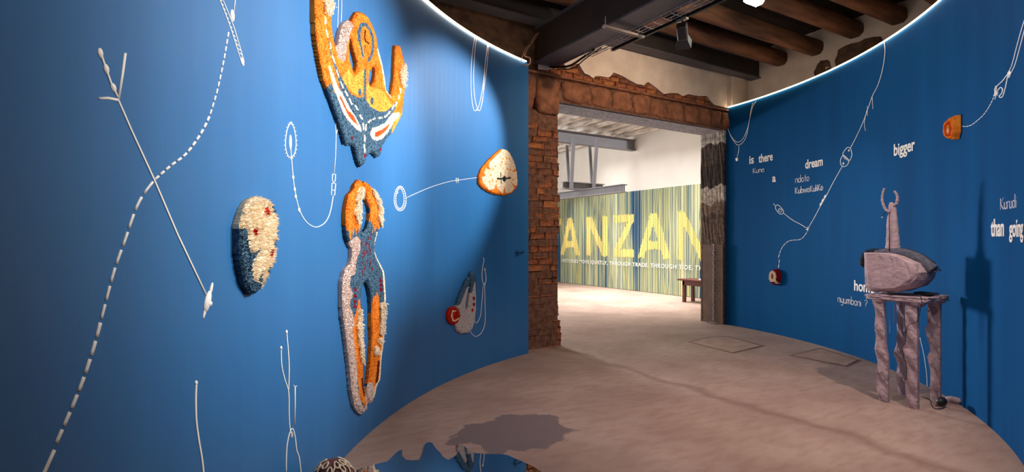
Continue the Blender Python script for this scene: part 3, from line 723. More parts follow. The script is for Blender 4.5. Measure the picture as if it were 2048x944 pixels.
drawing('teardrop_drawing', 'solid white teardrop on a thin line beside the ladder drawing', LW, [('line', [('l', [(471, -8), (467, 25)], 1.8)]), ('drop', [('b', (464.5, 31), 4, 12, -5)])])
# seed shape with ticks and looped line
ov = [(571 + 0, 0)]
def oval_px(cx_, cy_, rx, ry, n, egg=0, rot=0):
    out = []
    for k in range(n + 1):
        a = 2 * math.pi * k / n; x_ = math.sin(a) * rx * (1 - egg * math.cos(a)); y_ = -math.cos(a) * ry
        c, s_ = math.cos(R(rot)), math.sin(R(rot)); out.append((cx_ + x_ * c - y_ * s_, cy_ + x_ * s_ + y_ * c))
    return out
e1 = oval_px(581, 281, 10.5, 34, 24, .2)
ticks = []
for k in range(0, 24):
    x_, y_ = e1[k]; dx_, dy_ = (x_ - 581) / 10.5, (y_ - 281) / 34; ticks.append(('l', [(x_, y_), (x_ + dx_ * 3, y_ + dy_ * 4)], 1.2))
drawing('looped_line_drawing', 'white spiked oval with a beaded line looping to a small box, left wall', LW, [
    ('oval', [('l', e1, 1.8)] + ticks), ('seed', [('b', (580.5, 285), 2.6, 15, 0)]),
    ('line', [('c', [(581, 297), (583, 322), (586, 355), (590, 385), (598, 418), (608, 438), (620, 450), (634, 454), (650, 445), (660, 425), (666, 392)], 1.8)]),
    ('bead', [('b', (586, 355), 2, 4)]), ('bead', [('b', (589, 379), 2, 4)]), ('bead', [('b', (591, 393), 2, 4)]), ('bead', [('b', (598, 420), 2.2, 4.5)]),
    ('box_shape', [('l', [(665, 348), (671, 349), (670, 363), (664, 362), (665, 348)], 1.6), ('l', [(664, 366), (671, 367), (669, 391), (662, 389), (664, 366)], 1.8), ('l', [(663, 380), (670, 381)], 1.8), ('l', [(665, 362), (669, 367)], 1.4)]),
    ('line_up', [('l', [(668, 348), (671, 310), (672, 270), (671, 246)], 1.3), ('l', [(672, 270), (675, 258), (675, 252)], 1)])])
e2 = oval_px(800, 397, 12, 25, 28, .12); e3 = oval_px(799.5, 397, 8, 19.5, 28, .12)
drawing('beaded_oval_drawing', 'white double-ringed oval with a line running to the triangular rug', LW, [
    ('outer_ring', [('l', e2, 1.2)]), ('inner_ring', [('l', e3, 1)]), ('ticks', [('l', [e2[k], e3[k]], 1) for k in range(28)]),
    ('dot', [('b', (794.5, 385), 1.3, 2.6)]), ('line', [('c', [(812, 396), (838, 384), (865, 373), (895, 364), (912, 361), (955, 355)], 1.3)]),
    ('bar', [('l', [(912.3, 356), (912.3, 367)], 1.8)]), ('bar', [('l', [(916, 356), (916, 367)], 1.8)])])
drawing('single_stem_drawing', 'single thin white stem with a small bud, low on the left blue wall', LW, [('stem', [('c', [(392, 768), (391, 800), (392, 840), (397, 880), (403, 915), (407, 950)], 3.4)]), ('bud', [('b', (392, 766), 2.6, 5)])])
drawing('knotted_stem_drawing', 'branching thin white stems knotted together, low on the left blue wall', LW, [
    ('stem', [('c', [(573, 664), (576, 700), (578, 735), (577, 780)], 2.2)]), ('stem', [('c', [(562, 695), (563, 730), (569, 758), (577, 785), (578, 830), (580, 860), (584, 870)], 2.2)]),
    ('stem', [('l', [(590, 773), (590, 810), (589, 850)], 2)]), ('hook', [('c', [(587, 770), (589, 773), (594, 772)], 1.6)]),
    ('stem', [('c', [(572, 944), (573, 900), (578, 870), (585, 857), (590, 875), (593, 900), (598, 915), (602, 948)], 2.4)]), ('knot', [('l', oval_px(583.5, 867, 1.8, 3.4, 8), 1.3), ('l', oval_px(583.5, 872, 1.6, 2.6, 8), 1.2)]),
    ('bud', [('b', (573, 664), 1.8, 4)]), ('bud', [('b', (562, 696), 1.8, 4)])])
drawing('twin_loop_drawing', 'white looping strands right of the small grey claw rug', LW, [
    ('strand', [('c', [(966, 515), (968, 520), (965, 535), (964, 555), (967, 568), (971, 565), (972, 555), (970, 540)], 1.5)]), ('bud', [('b', (969.7, 539), 1.2, 2.5)]),
    ('strand', [('c', [(966, 572), (964, 600), (961, 630), (955, 644), (950, 645), (948, 638)], 1.2)]), ('strand', [('c', [(969, 570), (970, 610), (970, 645), (963, 665), (952, 673), (944, 668), (941, 662)], 1.2)]), ('knot', [('l', oval_px(968.5, 569.5, 1.5, 2.4, 8), 1.2)])])
def hang(name, label, w, strands, wpx=1.3, m='white_cord', extra=()):
    return drawing(name, label, w, [('strand', [('c', s_, wpx)]) for s_ in strands] + list(extra), M[m], cat='string')
hang('hanging_string', 'pale string loops hanging from the light strip near the doorway end of the left wall', LW, [
    [(950, 72), (944, 110), (942, 150), (943, 195), (948, 221), (954, 218)], [(953, 74), (949, 110), (947, 160), (950, 200), (957, 221), (962, 214), (966, 190), (970, 130), (976, 88)], [(975, 86), (971, 120), (965, 175), (958, 210), (953, 222)], [(977, 90), (974, 130), (966, 190), (961, 218)]])
hang('hanging_string', 'two thin strings behind the top of the large orange rug', LW, [[(677, -6), (676, 30), (675, 55)], [(683, -6), (683, 20), (682, 44)]], 1.2)
hang('hanging_string', 'pale string loops hanging at the doorway end of the right wall', RW, [
    [(1449, 222), (1455, 255), (1466, 280), (1478, 290), (1492, 275), (1499, 240), (1505, 215), (1512, 203)], [(1450, 235), (1460, 268), (1474, 284), (1487, 276), (1497, 250), (1502, 220), (1506, 206)], [(1478, 292), (1477, 305), (1474, 316)]], 1.2, extra=[('knot', [('b', (1474, 319), 2.5, 3.5), ('l', [(1470, 317), (1478, 320)], 1), ('l', [(1472, 322), (1477, 315)], 1)])])
# right wall drawings
cross = lambda x_, y_, s_: [('l', [(x_ - s_, y_ - s_ * .2), (x_ + s_, y_ + s_ * .2)], 2), ('l', [(x_ + s_ * .1, y_ - s_ * 1.4), (x_ - s_ * .1, y_ + s_ * 1.4)], 2)]
drawing('branching_line_drawing', 'white line from the light strip past a stitched oval to a small cross, right wall', RW, [
    ('line', [('c', [(1768, 82), (1770, 105), (1765, 140), (1756, 170), (1745, 192), (1737, 215), (1726, 245), (1712, 275), (1701, 296)], 1.5)]),
    ('twig', [('l', [(1744.5, 192), (1746, 218)], 1.2)]), ('twig', [('l', [(1735, 212), (1735, 232)], 1)]), ('twig', [('c', [(1734, 220), (1729, 245), (1731, 262)], 1)]),
    ('oval', [('c', [(1701, 296), (1695, 295), (1688, 303), (1686, 309), (1692, 314), (1698, 320), (1701, 319), (1704, 308), (1701, 296)], 1.5)]),
    ('oval', [('c', [(1686, 311), (1682, 317), (1681, 325), (1684, 332), (1690, 333), (1696, 328), (1698, 321)], 1.5)]),
    ('stitches', [('l', [(1686 + k * 2, 309 + k * 1.6), (1688 + k * 2 + .5, 318 + k * 1.1)], .6) for k in range(6)] + [('l', [(1685, 310), (1699, 321)], .6)]),
    ('cross', cross(1698, 301, 1.8)), ('cross', cross(1687, 327, 2)),
    ('line', [('l', [(1685, 332), (1668, 362), (1651, 395), (1640, 414), (1629, 435), (1617, 456)], 1.5)]),
    ('bead', [('b', (1650.5, 393), 2, 4, 30)]), ('bead', [('b', (1646, 400.5), 2, 4, 30)]), ('bead', [('b', (1642, 408), 2, 4, 30)]),
    ('cross', [('l', [(1612, 459), (1619, 458)], 2), ('l', [(1615.5, 454), (1615.5, 463)], 2)]),
    ('line', [('c', [(1613, 456), (1600, 448), (1585, 440), (1568, 427)], 1.4)]),
    ('drop_outline', [('c', [(1552, 411), (1556, 410), (1562, 415), (1567, 422), (1566, 427), (1561, 428), (1555, 423), (1551, 416), (1552, 411)], 1.6)]),
    ('drop_core', [('l', oval_px(1560.5, 420.8, 2.6, 4, 8, 0, -40), 1.3)]), ('twig', [('l', [(1547, 407), (1551, 412)], 1.3)])])
rt = thing('dashed_line', 'short dashed white line from the small cross down to the ring-shaped tuft', 'wall drawing', RW.pt(1614, 464))
for d_ in dashes([(1614, 464), (1608, 473), (1600, 479), (1590, 480), (1578, 482), (1568, 490), (1561, 502), (1557, 516)], 10, .15) + dashes([(1559, 518), (1558, 528), (1557, 537)], 2, .2):
    bm = bmesh.new(); cord_bm(bm, RW, d_, 1.5, False); obj('dash', bm, M['white_cord'], rt, True)
rt = thing('dashed_line', 'dashed white line from the small orange rug to the hand-like loop', 'wall drawing', RW.pt(1925, 252))
for d_ in dashes([(1924, 252), (1932, 253), (1943, 250), (1955, 241), (1966, 231), (1975, 219), (1983, 205), (1988, 194)], 13, .2):
    bm = bmesh.new(); cord_bm(bm, RW, d_, 1.7, False); obj('dash', bm, M['white_cord'], rt, True)
drawing('hand_loop_drawing', 'white hand-like loop drawn at the right edge of the right wall', RW, [
    ('outline', [('c', [(2014, 150), (2005, 162), (1994, 172), (1990, 178), (1990, 186), (1988, 192), (1992, 188), (1995, 182), (2001, 175), (2005, 178), (2004, 186), (1999, 192), (2001, 195), (2006, 192), (2011, 175), (2015, 155)], 2.2)]),
    ('fold', [('c', [(1991, 172), (1993, 176), (1990, 192)], 1.8), ('l', [(1994, 185), (1990, 199)], 1.5), ('l', [(1996, 184), (1995, 191)], 1.3)]),
    ('line', [('c', [(2017, 145), (2024, 130), (2032, 100), (2043, 60), (2056, 20)], 1.8)]), ('line', [('c', [(2021, 148), (2030, 130), (2040, 95), (2052, 50)], 1.8)]), ('knot', [('b', (2018, 149), 3.5, 7, 10)])])
# fine string behind the stool
hang('hanging_string', 'thin pale string falling down the right wall behind the clay stool', RW, [[(1840, 675), (1848, 710), (1853, 745), (1855, 778)]], 1.1)

# ------------------------------------------------------------------ words on the right wall
def word(txt, b0, b1, cap, label, bold=.022, off=.002, kern=1.0):
    co, fs = text_mesh(txt, bold, kern); co[:, 0] -= co[:, 0].min(); wt = co[:, 0].max()
    (u0, z0), (u1, z1) = RW.hit(*b0), RW.hit(*b1); _, zt = RW.hit(b0[0], b0[1] - cap); h = (zt - z0) / .69; du = abs(u1 - u0)
    # characters are set level on the wall
    zc = (z0 + z1) / 2 if abs(z0 - z1) < .04 else None
    P = []
    for c in co:
        t = c[0] / wt; u = u0 + (u1 - u0) * t; z = (z0 + (z1 - z0) * t if zc is None else zc) + c[1] * h
        P.append(tuple(RW.at(np.array(u), z, off + .003 * (c[2] > 0))))
    o = mesh_obj('wall_lettering', P, fs, M['bold_text']); return tag(o, label, 'lettering')
word('is', (1499, 328), (1508, 326), 16, 'bold white word "is" at the start of the text on the right wall')
word('there', (1517.5, 325), (1546, 320.5), 16, 'bold white word "there" on the right wall', kern=1.0)
word('a', (1545, 364), (1552, 363), 15.5, 'bold white letter "a" alone below the word there')
word('dream', (1611, 337), (1646, 331), 17, 'bold white word "dream" on the right wall', kern=1.0)
word('bigger', (1788.5, 311), (1830.5, 300), 22.5, 'bold white word "bigger" above the clay figure', kern=1.0)
word('home', (1709, 580), (1749, 587), 20, 'bold white word "home" partly hidden by the clay bowl')
word('than', (1983, 472), (2009, 471.5), 33, 'bold white word "than" at the right edge of the photo')
word('going', (2020, 472.5), (2048, 472.5), 33, 'bold white word "going" at the right edge of the photo')
A_ = lambda cx_, w_=.2: [(cx_ + w_ * math.cos(t), .25 + .25 * math.sin(t)) for t in np.linspace(0, 2 * math.pi, 13)]
ST = {'K': (.5, [[(0, 0), (0, .8)], [(.42, .8), (.06, .36), (.45, 0)]]), 'u': (.42, [[(0, .5), (0, .15), (.08, .02), (.25, .0), (.38, .14)], [(.38, .5), (.38, 0)]]),
      'n': (.42, [[(0, 0), (0, .5)], [(0, .34), (.12, .5), (.28, .5), (.38, .36), (.38, 0)]]), 'r': (.28, [[(0, 0), (0, .5)], [(0, .32), (.1, .47), (.25, .5)]]),
      'a': (.46, [A_(.2), [(.4, .5), (.4, 0)]]), 'd': (.46, [A_(.2), [(.4, .9), (.4, 0)]]), 'o': (.46, [A_(.2)]), 't': (.3, [[(.12, .8), (.12, .05), (.24, 0)], [(0, .5), (.27, .5)]]),
      'b': (.46, [A_(.22), [(.02, .9), (.02, 0)]]), 'w': (.6, [[(0, .5), (.14, 0), (.27, .45), (.4, 0), (.54, .5)]]), 'l': (.14, [[(.03, .85), (.03, 0)]]),
      'i': (.14, [[(.03, .5), (.03, 0)], [(.03, .66), (.03, .70)]]), 'm': (.62, [[(0, 0), (0, .5)], [(0, .34), (.1, .5), (.22, .5), (.28, .36), (.28, 0)], [(.28, .34), (.38, .5), (.5, .5), (.56, .36), (.56, 0)]]),
      'y': (.42, [[(0, .5), (0, .2), (.1, .03), (.25, .02), (.38, .15)], [(.38, .5), (.38, -.15), (.25, -.28), (.05, -.25)]]), ' ': (.22, []),
      '?': (.45, [[(0, .68), (.06, .82), (.22, .88), (.38, .78), (.38, .6), (.2, .42), (.2, .22)], [(.2, .02), (.2, .06)]])}
def script(txt, b0, b1, cap, label, wpx=1.6):
    x = 0; S_ = []
    for chx in txt:
        w_, ss = ST[chx]
        for s_ in ss: S_.append([(x + a, b) for a, b in s_])
        x += w_ + .1
    x -= .1; (u0, z0), (u1, z1) = RW.hit(*b0), RW.hit(*b1); _, zt = RW.hit(b0[0], b0[1] - cap); h = (zt - z0) / .85
    bm = bmesh.new(); P0 = RW.pt(*b0); rr = wpx / 2 * depth(P0) / F
    for s_ in S_:
        pts = []
        for a, b in s_:
            t = a / x; u = u0 + (u1 - u0) * t; pts.append(Vector(RW.at(np.array(u), z0 + (z1 - z0) * t + b * h, rr * .6)))
        add_tube(bm, pts, rr, 4)
    return tag(obj('wall_lettering', bm, M['thin_text']), label, 'lettering')
script('Kuna', (1507, 346.5), (1529, 343.5), 10.5, 'thin handwritten word "Kuna" below the bold word is')
script('ndoto', (1591.5, 366), (1619.5, 361.5), 14, 'thin handwritten word "ndoto" below the bold word dream')
script('Kubwa', (1591.5, 387.5), (1619.5, 384), 13, 'handwritten word "Kubwa" below ndoto', 1.9)
script('KuliKo', (1621.5, 384), (1647, 380), 13, 'handwritten word "KuliKo" to the right of Kubwa', 1.9)
script('nyumbani', (1676.5, 604), (1724, 613.5), 15, 'thin handwritten word "nyumbani" below the bold word home')
script('?', (1730, 615), (1736, 616), 15, 'thin handwritten question mark beside the clay stool leg')
script('Kurudi', (2002, 419.5), (2034, 415), 24, 'thin handwritten word "Kurudi" above the bold word than')

# ------------------------------------------------------------------ tufted wool rugs
def pip(P, poly):
    x, y = P[:, 0], P[:, 1]; c = np.zeros(len(P), bool); q = np.asarray(poly, float); j = len(q) - 1
    for i in range(len(q)):
        if q[i, 1] != q[j, 1]:
            c ^= ((q[i, 1] > y) != (q[j, 1] > y)) & (x < (q[j, 0] - q[i, 0]) * (y - q[i, 1]) / (q[j, 1] - q[i, 1]) + q[i, 0])
        j = i
    return c
def segdist(P, a, b):
    a = np.asarray(a, float); b = np.asarray(b, float); d = b - a; L2 = (d @ d) + 1e-12
    t = np.clip(((P - a) @ d) / L2, 0, 1); return np.linalg.norm(P - (a + t[:, None] * d), axis=1)
def shape_mask(Q, s_):
    k = s_[0]
    if k == 'p': return pip(Q, s_[1])
    if k == 's':
        m_ = np.zeros(len(Q), bool)
        for a, b in zip(s_[1], s_[1][1:]): m_ |= segdist(Q, a, b) < s_[2] / 2
        return m_
    if k == 'e': return ((Q[:, 0] - s_[1][0]) / s_[2]) ** 2 + ((Q[:, 1] - s_[1][1]) / s_[3]) ** 2 < 1
SPLIT = {k: k for k in ('shaggy_tuft', 'red_patch', 'pink_spot', 'red_spot', 'maroon_spot', 'maroon_mark', 'slit', 'brown_mark', 'amber_fleck', 'jaw_pile', 'leg_pile', 'grey_pile', 'amber_pile', 'blue_tip')}
SPLIT['dash_marks'] = 'dash'
def rug(name, label, w, outlines, holes, base, layers, thick=.028, gs=.010, pile=.0055, tuft=.009, cat='wall rug'):
    """layers: (part name, material, style, [shapes]) with style flat / shag / deep"""
    LY = []
    for l in layers:
        if l[0] in SPLIT:
            for s_ in l[3]: LY.append((SPLIT[l[0]], l[1], l[2], [s_]))
        else: LY.append(l)
    layers = LY
    us = []; zs = []
    for ol in outlines:
        for p in ol:
            u, z = w.hit(*p); us.append(u); zs.append(z)
    u0, u1, z0, z1 = min(us), max(us), min(zs), max(zs)
    U, Z = np.meshgrid(np.arange(u0 - gs, u1 + 2 * gs, gs), np.arange(z0 - gs, z1 + 2 * gs, gs * .8), indexing='ij'); sh = U.shape
    def classify(u, z, jit=0):
        W3 = w.at(u, z, thick * .25); px, py = project(W3); Q = np.c_[px, py]
        if jit: Q = Q + rng.normal(0, jit, Q.shape)
        ins = np.zeros(len(Q), bool)
        for ol in outlines: ins |= pip(Q, ol)
        for h in holes: ins &= ~pip(Q, h)
        cls = np.where(ins, 0, -1)
        for i, (_, _, _, shp) in enumerate(layers):
            mk = np.zeros(len(Q), bool)
            for s_ in shp: mk |= shape_mask(Q, s_)
            cls[mk & ins] = i + 1
        return cls
    hu = [[w.hit(*p) for p in ol] for ol in list(outlines) + list(holes)]
    def edge_d(u, z):
        P = np.c_[u, z]; d = np.full(len(P), 9.)
        for q in hu:
            for a, b in zip(q, q[1:] + q[:1]): d = np.minimum(d, segdist(P, a, b))
        return d
    layers = LY
    root = thing(name, label, cat, w.pt(*outlines[0][0]))
    Uc, Zc = U[:-1, :-1] + gs / 2, Z[:-1, :-1] + gs * .4
    cc = classify(Uc.ravel(), Zc.ravel()).reshape(Uc.shape)
    dd = edge_d(U.ravel(), Z.ravel()).reshape(sh)
    rw = .022
    Hh = thick * np.sqrt(np.clip(1 - (1 - np.clip(dd / rw, 0, 1)) ** 2, .05, 1))
    Hh = Hh + rng.normal(0, .0012, sh)
    top = w.at(U.ravel(), Z.ravel(), Hh.ravel())
    # cells that belong to the rug: backing sides down to the wall
    inside = cc >= 0; names = [(base[0], base[1], base[2])] + [(l[0], l[1], l[2]) for l in layers]
    idx = np.arange(U.size).reshape(sh)
    bv = []; bf = []; bmap = {}; sides = {}
    def bvtx(i, low):
        k = (i, low)
        if k not in bmap:
            bmap[k] = len(bv); r_, c_ = divmod(i, sh[1])
            bv.append(tuple(w.at(np.array(U.flat[i]), Z.flat[i], .0005)) if low else tuple(top[i]))
        return bmap[k]
    pad = np.pad(inside, 1)
    I, J = np.where(inside)
    for i, j in zip(I, J):
        a, b, c, d = idx[i, j], idx[i + 1, j], idx[i + 1, j + 1], idx[i, j + 1]
        bf.append((bvtx(a, 1), bvtx(d, 1), bvtx(c, 1), bvtx(b, 1)))
        for (di, dj, p, q) in ((-1, 0, d, a), (1, 0, b, c), (0, -1, a, b), (0, 1, c, d)):
            if not pad[i + 1 + di, j + 1 + dj]: sides.setdefault(int(cc[i, j]), []).append((int(p), int(q)))
    mesh_obj('backing', bv, bf, M['backing'], root)
    # pile fibre positions
    npt = int((u1 - u0) * (z1 - z0) / (tuft * tuft) * 1.15)
    pu = rng.uniform(u0, u1, npt); pz = rng.uniform(z0, z1, npt)
    pc = classify(pu, pz, .35); pd_ = edge_d(pu, pz)
    nside = w.N
    for ci, (nm, mt, style) in enumerate(names):
        V = []; Fc = []
        I, J = np.where(cc == ci)
        if len(I) == 0: continue
        vm = {}
        for i, j in zip(I, J):
            f_ = []
            for k in (idx[i, j], idx[i + 1, j], idx[i + 1, j + 1], idx[i, j + 1]):
                if k not in vm: vm[k] = len(V); V.append(tuple(top[k]) if style != 'deep' else tuple(w.at(np.array(U.flat[k]), Z.flat[k], Hh.flat[k] + .001)))
                f_.append(vm[k])
            Fc.append(tuple(f_))
        lowm = {}
        for p, q in sides.get(ci, []):
            for k in (p, q):
                if k not in lowm: lowm[k] = len(V); V.append(tuple(w.at(np.array(U.flat[k]), Z.flat[k], .0006)))
            Fc.append((vm[p], vm[q], lowm[q], lowm[p]))
        sel = np.where(pc == ci)[0]
        if style == 'shag': sel = sel[rng.random(len(sel)) < .8]
        if style == 'deep': sel = sel[:0]
        if len(sel):
            su, sz, sd = pu[sel], pz[sel], pd_[sel]
            hb = thick * np.sqrt(np.clip(1 - (1 - np.clip(sd / rw, 0, 1)) ** 2, .05, 1)) - .002
            hl = pile * rng.uniform(.5, 1.25, len(sel)); br = tuft * .62
            if style == 'shag': hl = rng.uniform(.016, .034, len(sel)); br = .0038
            if style == 'thick': hl = pile * rng.uniform(1.1, 2.4, len(sel)); br = tuft * .6
            ta = rng.uniform(0, 2 * math.pi, len(sel)); lean = rng.uniform(0, .6, len(sel)) * hl
            if style == 'shag': lean = rng.uniform(.4, 1.1, len(sel)) * hl; ta = rng.normal(-.9, .8, len(sel))
            b0 = len(V); nk = 3
            A0 = rng.uniform(0, 2, len(sel)); rings = []
            for k in range(nk):
                aa = A0 + 2 * math.pi * k / nk; rings.append(w.at(su + np.cos(aa) * br, sz + np.sin(aa) * br, hb))
            if style == 'shag':
                r2 = []
                for k in range(nk):
                    aa = A0 + 2 * math.pi * k / nk; r2.append(w.at(su + np.cos(aa) * br * .8 + np.cos(ta) * lean * .5, sz + np.sin(aa) * br * .8 + np.sin(ta) * lean * .5, hb + hl * .75))
                tip = w.at(su + np.cos(ta) * lean, sz + np.sin(ta) * lean, hb + hl * .8)
                allp = np.stack(rings + r2 + [tip], 1).reshape(-1, 3); V += [tuple(p) for p in allp]
                for i in range(len(sel)):
                    o = b0 + i * 7
                    for k in range(3):
                        k2 = (k + 1) % 3; Fc.append((o + k, o + k2, o + 3 + k2, o + 3 + k)); Fc.append((o + 3 + k, o + 3 + k2, o + 6))
            else:
                tip = w.at(su + np.cos(ta) * lean, sz + np.sin(ta) * lean, hb + hl)
                allp = np.stack(rings + [tip], 1).reshape(-1, 3); V += [tuple(p) for p in allp]
                for i in range(len(sel)):
                    o = b0 + i * 4
                    for k in range(3): Fc.append((o + k, o + (k + 1) % 3, o + 3))
        mesh_obj(nm, V, Fc, M[mt], root)
    return root
# --- large mask-like rug
mask_out = [(650, -25), (635, -30), (622, -15), (621.8, 0), (623.7, 57), (626, 82), (633, 122), (640.5, 158), (649, 180), (658.6, 206), (670, 238), (677.7, 259), (686, 288), (693, 290), (702.5, 290), (706, 303), (712, 326), (717, 334), (723.5, 328), (727, 316), (737, 306), (742.5, 306), (746, 311.5), (752, 315), (757, 309), (759.6, 293.5), (769, 278), (780.6, 267), (792, 246), (800, 230.5), (801.6, 213), (804.5, 188.6), (807, 165), (809, 158), (806, 130), (800.6, 109), (796, 91.5), (786.4, 91.5), (785, 114), (783.5, 152.5), (780, 180), (778, 191.5), (773, 187), (767, 178), (764.4, 152.5), (758.7, 124), (751, 97), (750, 90), (747, 70.5), (739.6, 51.5), (730, 32), (719.6, 25), (709, 25), (701.5, 36), (698.6, 44), (694, 41), (684, 46), (676.7, 57), (673, 72), (668, 95), (664, 93), (660.5, 80), (657.7, 57), (655, 29), (658.6, 17), (660.5, 4), (657, -15)]
mask_holes = [[(694, 72), (692, 95), (694, 122), (699.6, 139), (705, 147), (709, 133.5), (707, 118), (701.5, 99), (696.7, 76)], [(739.6, 137), (733, 149), (732, 164), (736, 174.5), (741.6, 168), (745.4, 152.5), (746.3, 131.5)]]
dsh = [((654, 86), (655, 97)), ((658, 112), (663, 126)), ((667, 141), (671, 153)), ((676, 165), (680, 176)), ((685, 183), (689, 192)), ((693, 198), (698, 208)), ((705, 212), (710, 220)), ((714, 230), (719, 238)), ((720.5, 247), (722, 258)), ((727, 250), (726, 261)), ((723.5, 271), (724.5, 283)), ((723, 290), (724.5, 304)), ((731.5, 245), (736.5, 241)), ((741.5, 239), (745, 237)), ((753, 236.5), (759, 235.5)), ((765, 234), (769.5, 230.5)), ((772, 228), (776, 223.5)), ((780, 218), (783, 211)), ((786.5, 211), (789, 205)), ((643.5, 35), (644, 47)), ((646, 60), (649, 74)), ((796.5, 178), (797, 186)), ((793, 192), (794, 198))]
rug('mask_rug', 'large tufted orange and blue horned mask rug hanging high on the left wall', LW, [mask_out], mask_holes, ('orange_pile', 'orange', 'flat'), [
    ('amber_pile', 'yellow', 'flat', [('p', [(680, 165), (700, 185), (712, 192), (720, 188), (722, 165), (724, 140), (712, 145), (703, 155), (690, 140), (680, 150)]), ('p', [(728, 165), (745, 178), (760, 180), (775, 205), (780, 213), (767, 225), (752, 225), (738, 216), (728, 204)]), ('p', [(805, 222), (795, 228), (787, 240), (781, 252), (777, 272), (790, 255), (803, 240)])]),
    ('blue_pile', 'navy', 'flat', [('p', [(649, 72), (652, 84), (656, 103), (665, 130), (677, 156), (690, 180), (697, 189), (712, 196), (722, 193), (723, 139), (726.5, 139), (726.5, 200), (737, 215), (752, 223), (767, 223), (779, 213), (790, 201), (788, 211), (784, 222), (777, 232), (779, 252), (781, 250), (778, 268), (772, 282), (760, 300), (755, 320), (717, 340), (700, 300), (680, 295), (660, 225), (645, 185), (652, 168), (657, 167), (662, 185), (672, 190), (674, 179), (671, 164), (663, 137), (655, 110)]),
        ('s', [(720.6, 114), (717.7, 99), (714, 82), (712, 65), (717, 49.6)], 4), ('s', [(711, 68), (717, 49), (724, 47), (734, 59), (740.6, 76), (740.6, 95), (737.7, 112), (732, 121)], 5), ('s', [(713, 80), (712, 65), (716, 52), (723, 49)], 6.5), ('e', (714, 185), 3, 7.5), ('e', (738.7, 202), 3, 8)]),
    ('cream_pile', 'cream', 'flat', [('p', [(651, 129), (657.7, 141), (665, 162), (671, 178), (677.7, 185), (693, 215), (708, 238), (716.7, 255), (717.7, 265), (708, 259), (693, 244), (681.5, 228.6), (672, 204), (662.4, 181), (656, 158), (650, 135)]),
        ('p', [(795, 225), (794, 234), (784, 242), (778.7, 253), (771, 265), (759.6, 278), (748, 282), (738.7, 278), (735, 268.7), (738.7, 257), (752, 252.5), (765.4, 246), (773, 236), (780.6, 227)]), ('p', [(749, 96), (751, 110), (757, 130), (761, 150), (763, 165), (767, 182), (777, 196), (779, 190), (772, 183), (767, 170), (765, 152), (760, 128), (753, 100)])]),
    ('horn_pile', 'pinkwool', 'thick', [('p', [(699.6, 51), (694, 38), (684, 43), (676.7, 55), (672, 72), (667, 95), (665, 95), (669, 114), (680.5, 125), (685, 118), (688, 91.5), (694, 69), (699.6, 55)])]),
    ('shaggy_tuft', 'cream', 'shag', [('p', [(638.6, 0), (640, 15), (643, 26), (650, 31), (658, 24), (661, 6), (656, -8), (645, -10)]), ('p', [(798, 133), (795, 152), (798, 171), (804, 176), (810, 158), (806, 126)])]),
    ('red_patch', 'eye', 'flat', [('p', [(673, 188.6), (679.6, 200), (687, 217), (700.5, 230.5), (711, 251.5), (702.5, 246), (691, 232), (681.5, 213), (673, 196)]), ('p', [(775, 247), (772, 255), (761.6, 267), (750, 274.4), (744.4, 273.4), (745, 265), (759.6, 259), (767, 253)])]),
    ('brown_mark', 'brown', 'deep', [('s', [(725.5, 61), (723.4, 76), (726, 83), (732, 87)], 3), ('s', [(724.4, 91), (724, 106)], 1.8)]),
    ('pink_spot', 'maroon', 'flat', [('e', (698, 276), 2.2, 3.8), ('e', (724.4, 311.6), 2.2, 4), ('e', (756, 299), 1.6, 3.4)]),
    ('dash_marks', 'cream', 'flat', [('s', [a, b], 3) for a, b in dsh])], tuft=.0085)
# --- pincer rug
pin = [(713.7, 358.7), (704, 370.7), (701, 381.8), (691.5, 391.3), (687.5, 408.8), (685.6, 421.5), (685.4, 445.4), (687.5, 470.8), (692, 485), (698.6, 496), (698.6, 512.7), (693.8, 530), (684.3, 541), (678.7, 563.6), (678, 595.4), (680.3, 635), (681.7, 640), (687, 678), (693.3, 729), (697.6, 778), (704, 809.6), (713.5, 824.4), (720.9, 827.6), (728.3, 818), (730.4, 803), (727, 792.6), (720.9, 767), (720.8, 731), (723, 727), (722, 714), (718.7, 682), (718.7, 652.7), (718.2, 635), (716, 619), (715.3, 598.5), (718.5, 571.5), (725.6, 563.6), (728.8, 562), (733.6, 576), (736, 590.6), (737.5, 611), (737.5, 650), (739, 678), (735.7, 720.6), (731.5, 758.7), (728.3, 775.7), (728.8, 797), (735.7, 808.5), (744, 794.8), (748.4, 773.6), (755.9, 758.7), (758, 718.4), (763.3, 682.4), (764.3, 640), (766, 635), (767.3, 595), (765.4, 563.6), (763.8, 543), (755.8, 527), (747.9, 512.7), (743.9, 500), (743.9, 491.5), (747.9, 474), (752.6, 461), (757.4, 451.7), (760.9, 439), (759.8, 416.8), (755, 397.7), (747.9, 383.4), (739.9, 375.4), (732, 366.7), (725.6, 363.5), (722.4, 367.5), (724, 381.8), (728.8, 397.7), (733.6, 413.6), (735, 423), (733.6, 439), (728.8, 456.5), (724, 462.8), (720, 464.4), (716, 458), (715.3, 445.4), (716, 426), (716, 397.7), (722.4, 388), (721, 373.8), (719.3, 362.7)]
rr = random.Random(2)
mar = [('s', [(x_, y_), (x_ - .6, y_ + rr.uniform(6, 12))], 1.8) for x_, y_ in [(718, 478), (722, 490), (727, 484), (731, 474), (737, 468), (733, 488), (724, 502), (729, 500), (735, 500), (721, 505), (737, 516), (729, 520), (734, 527), (721, 524), (725, 530), (720, 541)]] + [('e', (740, 538), 2, 3)]
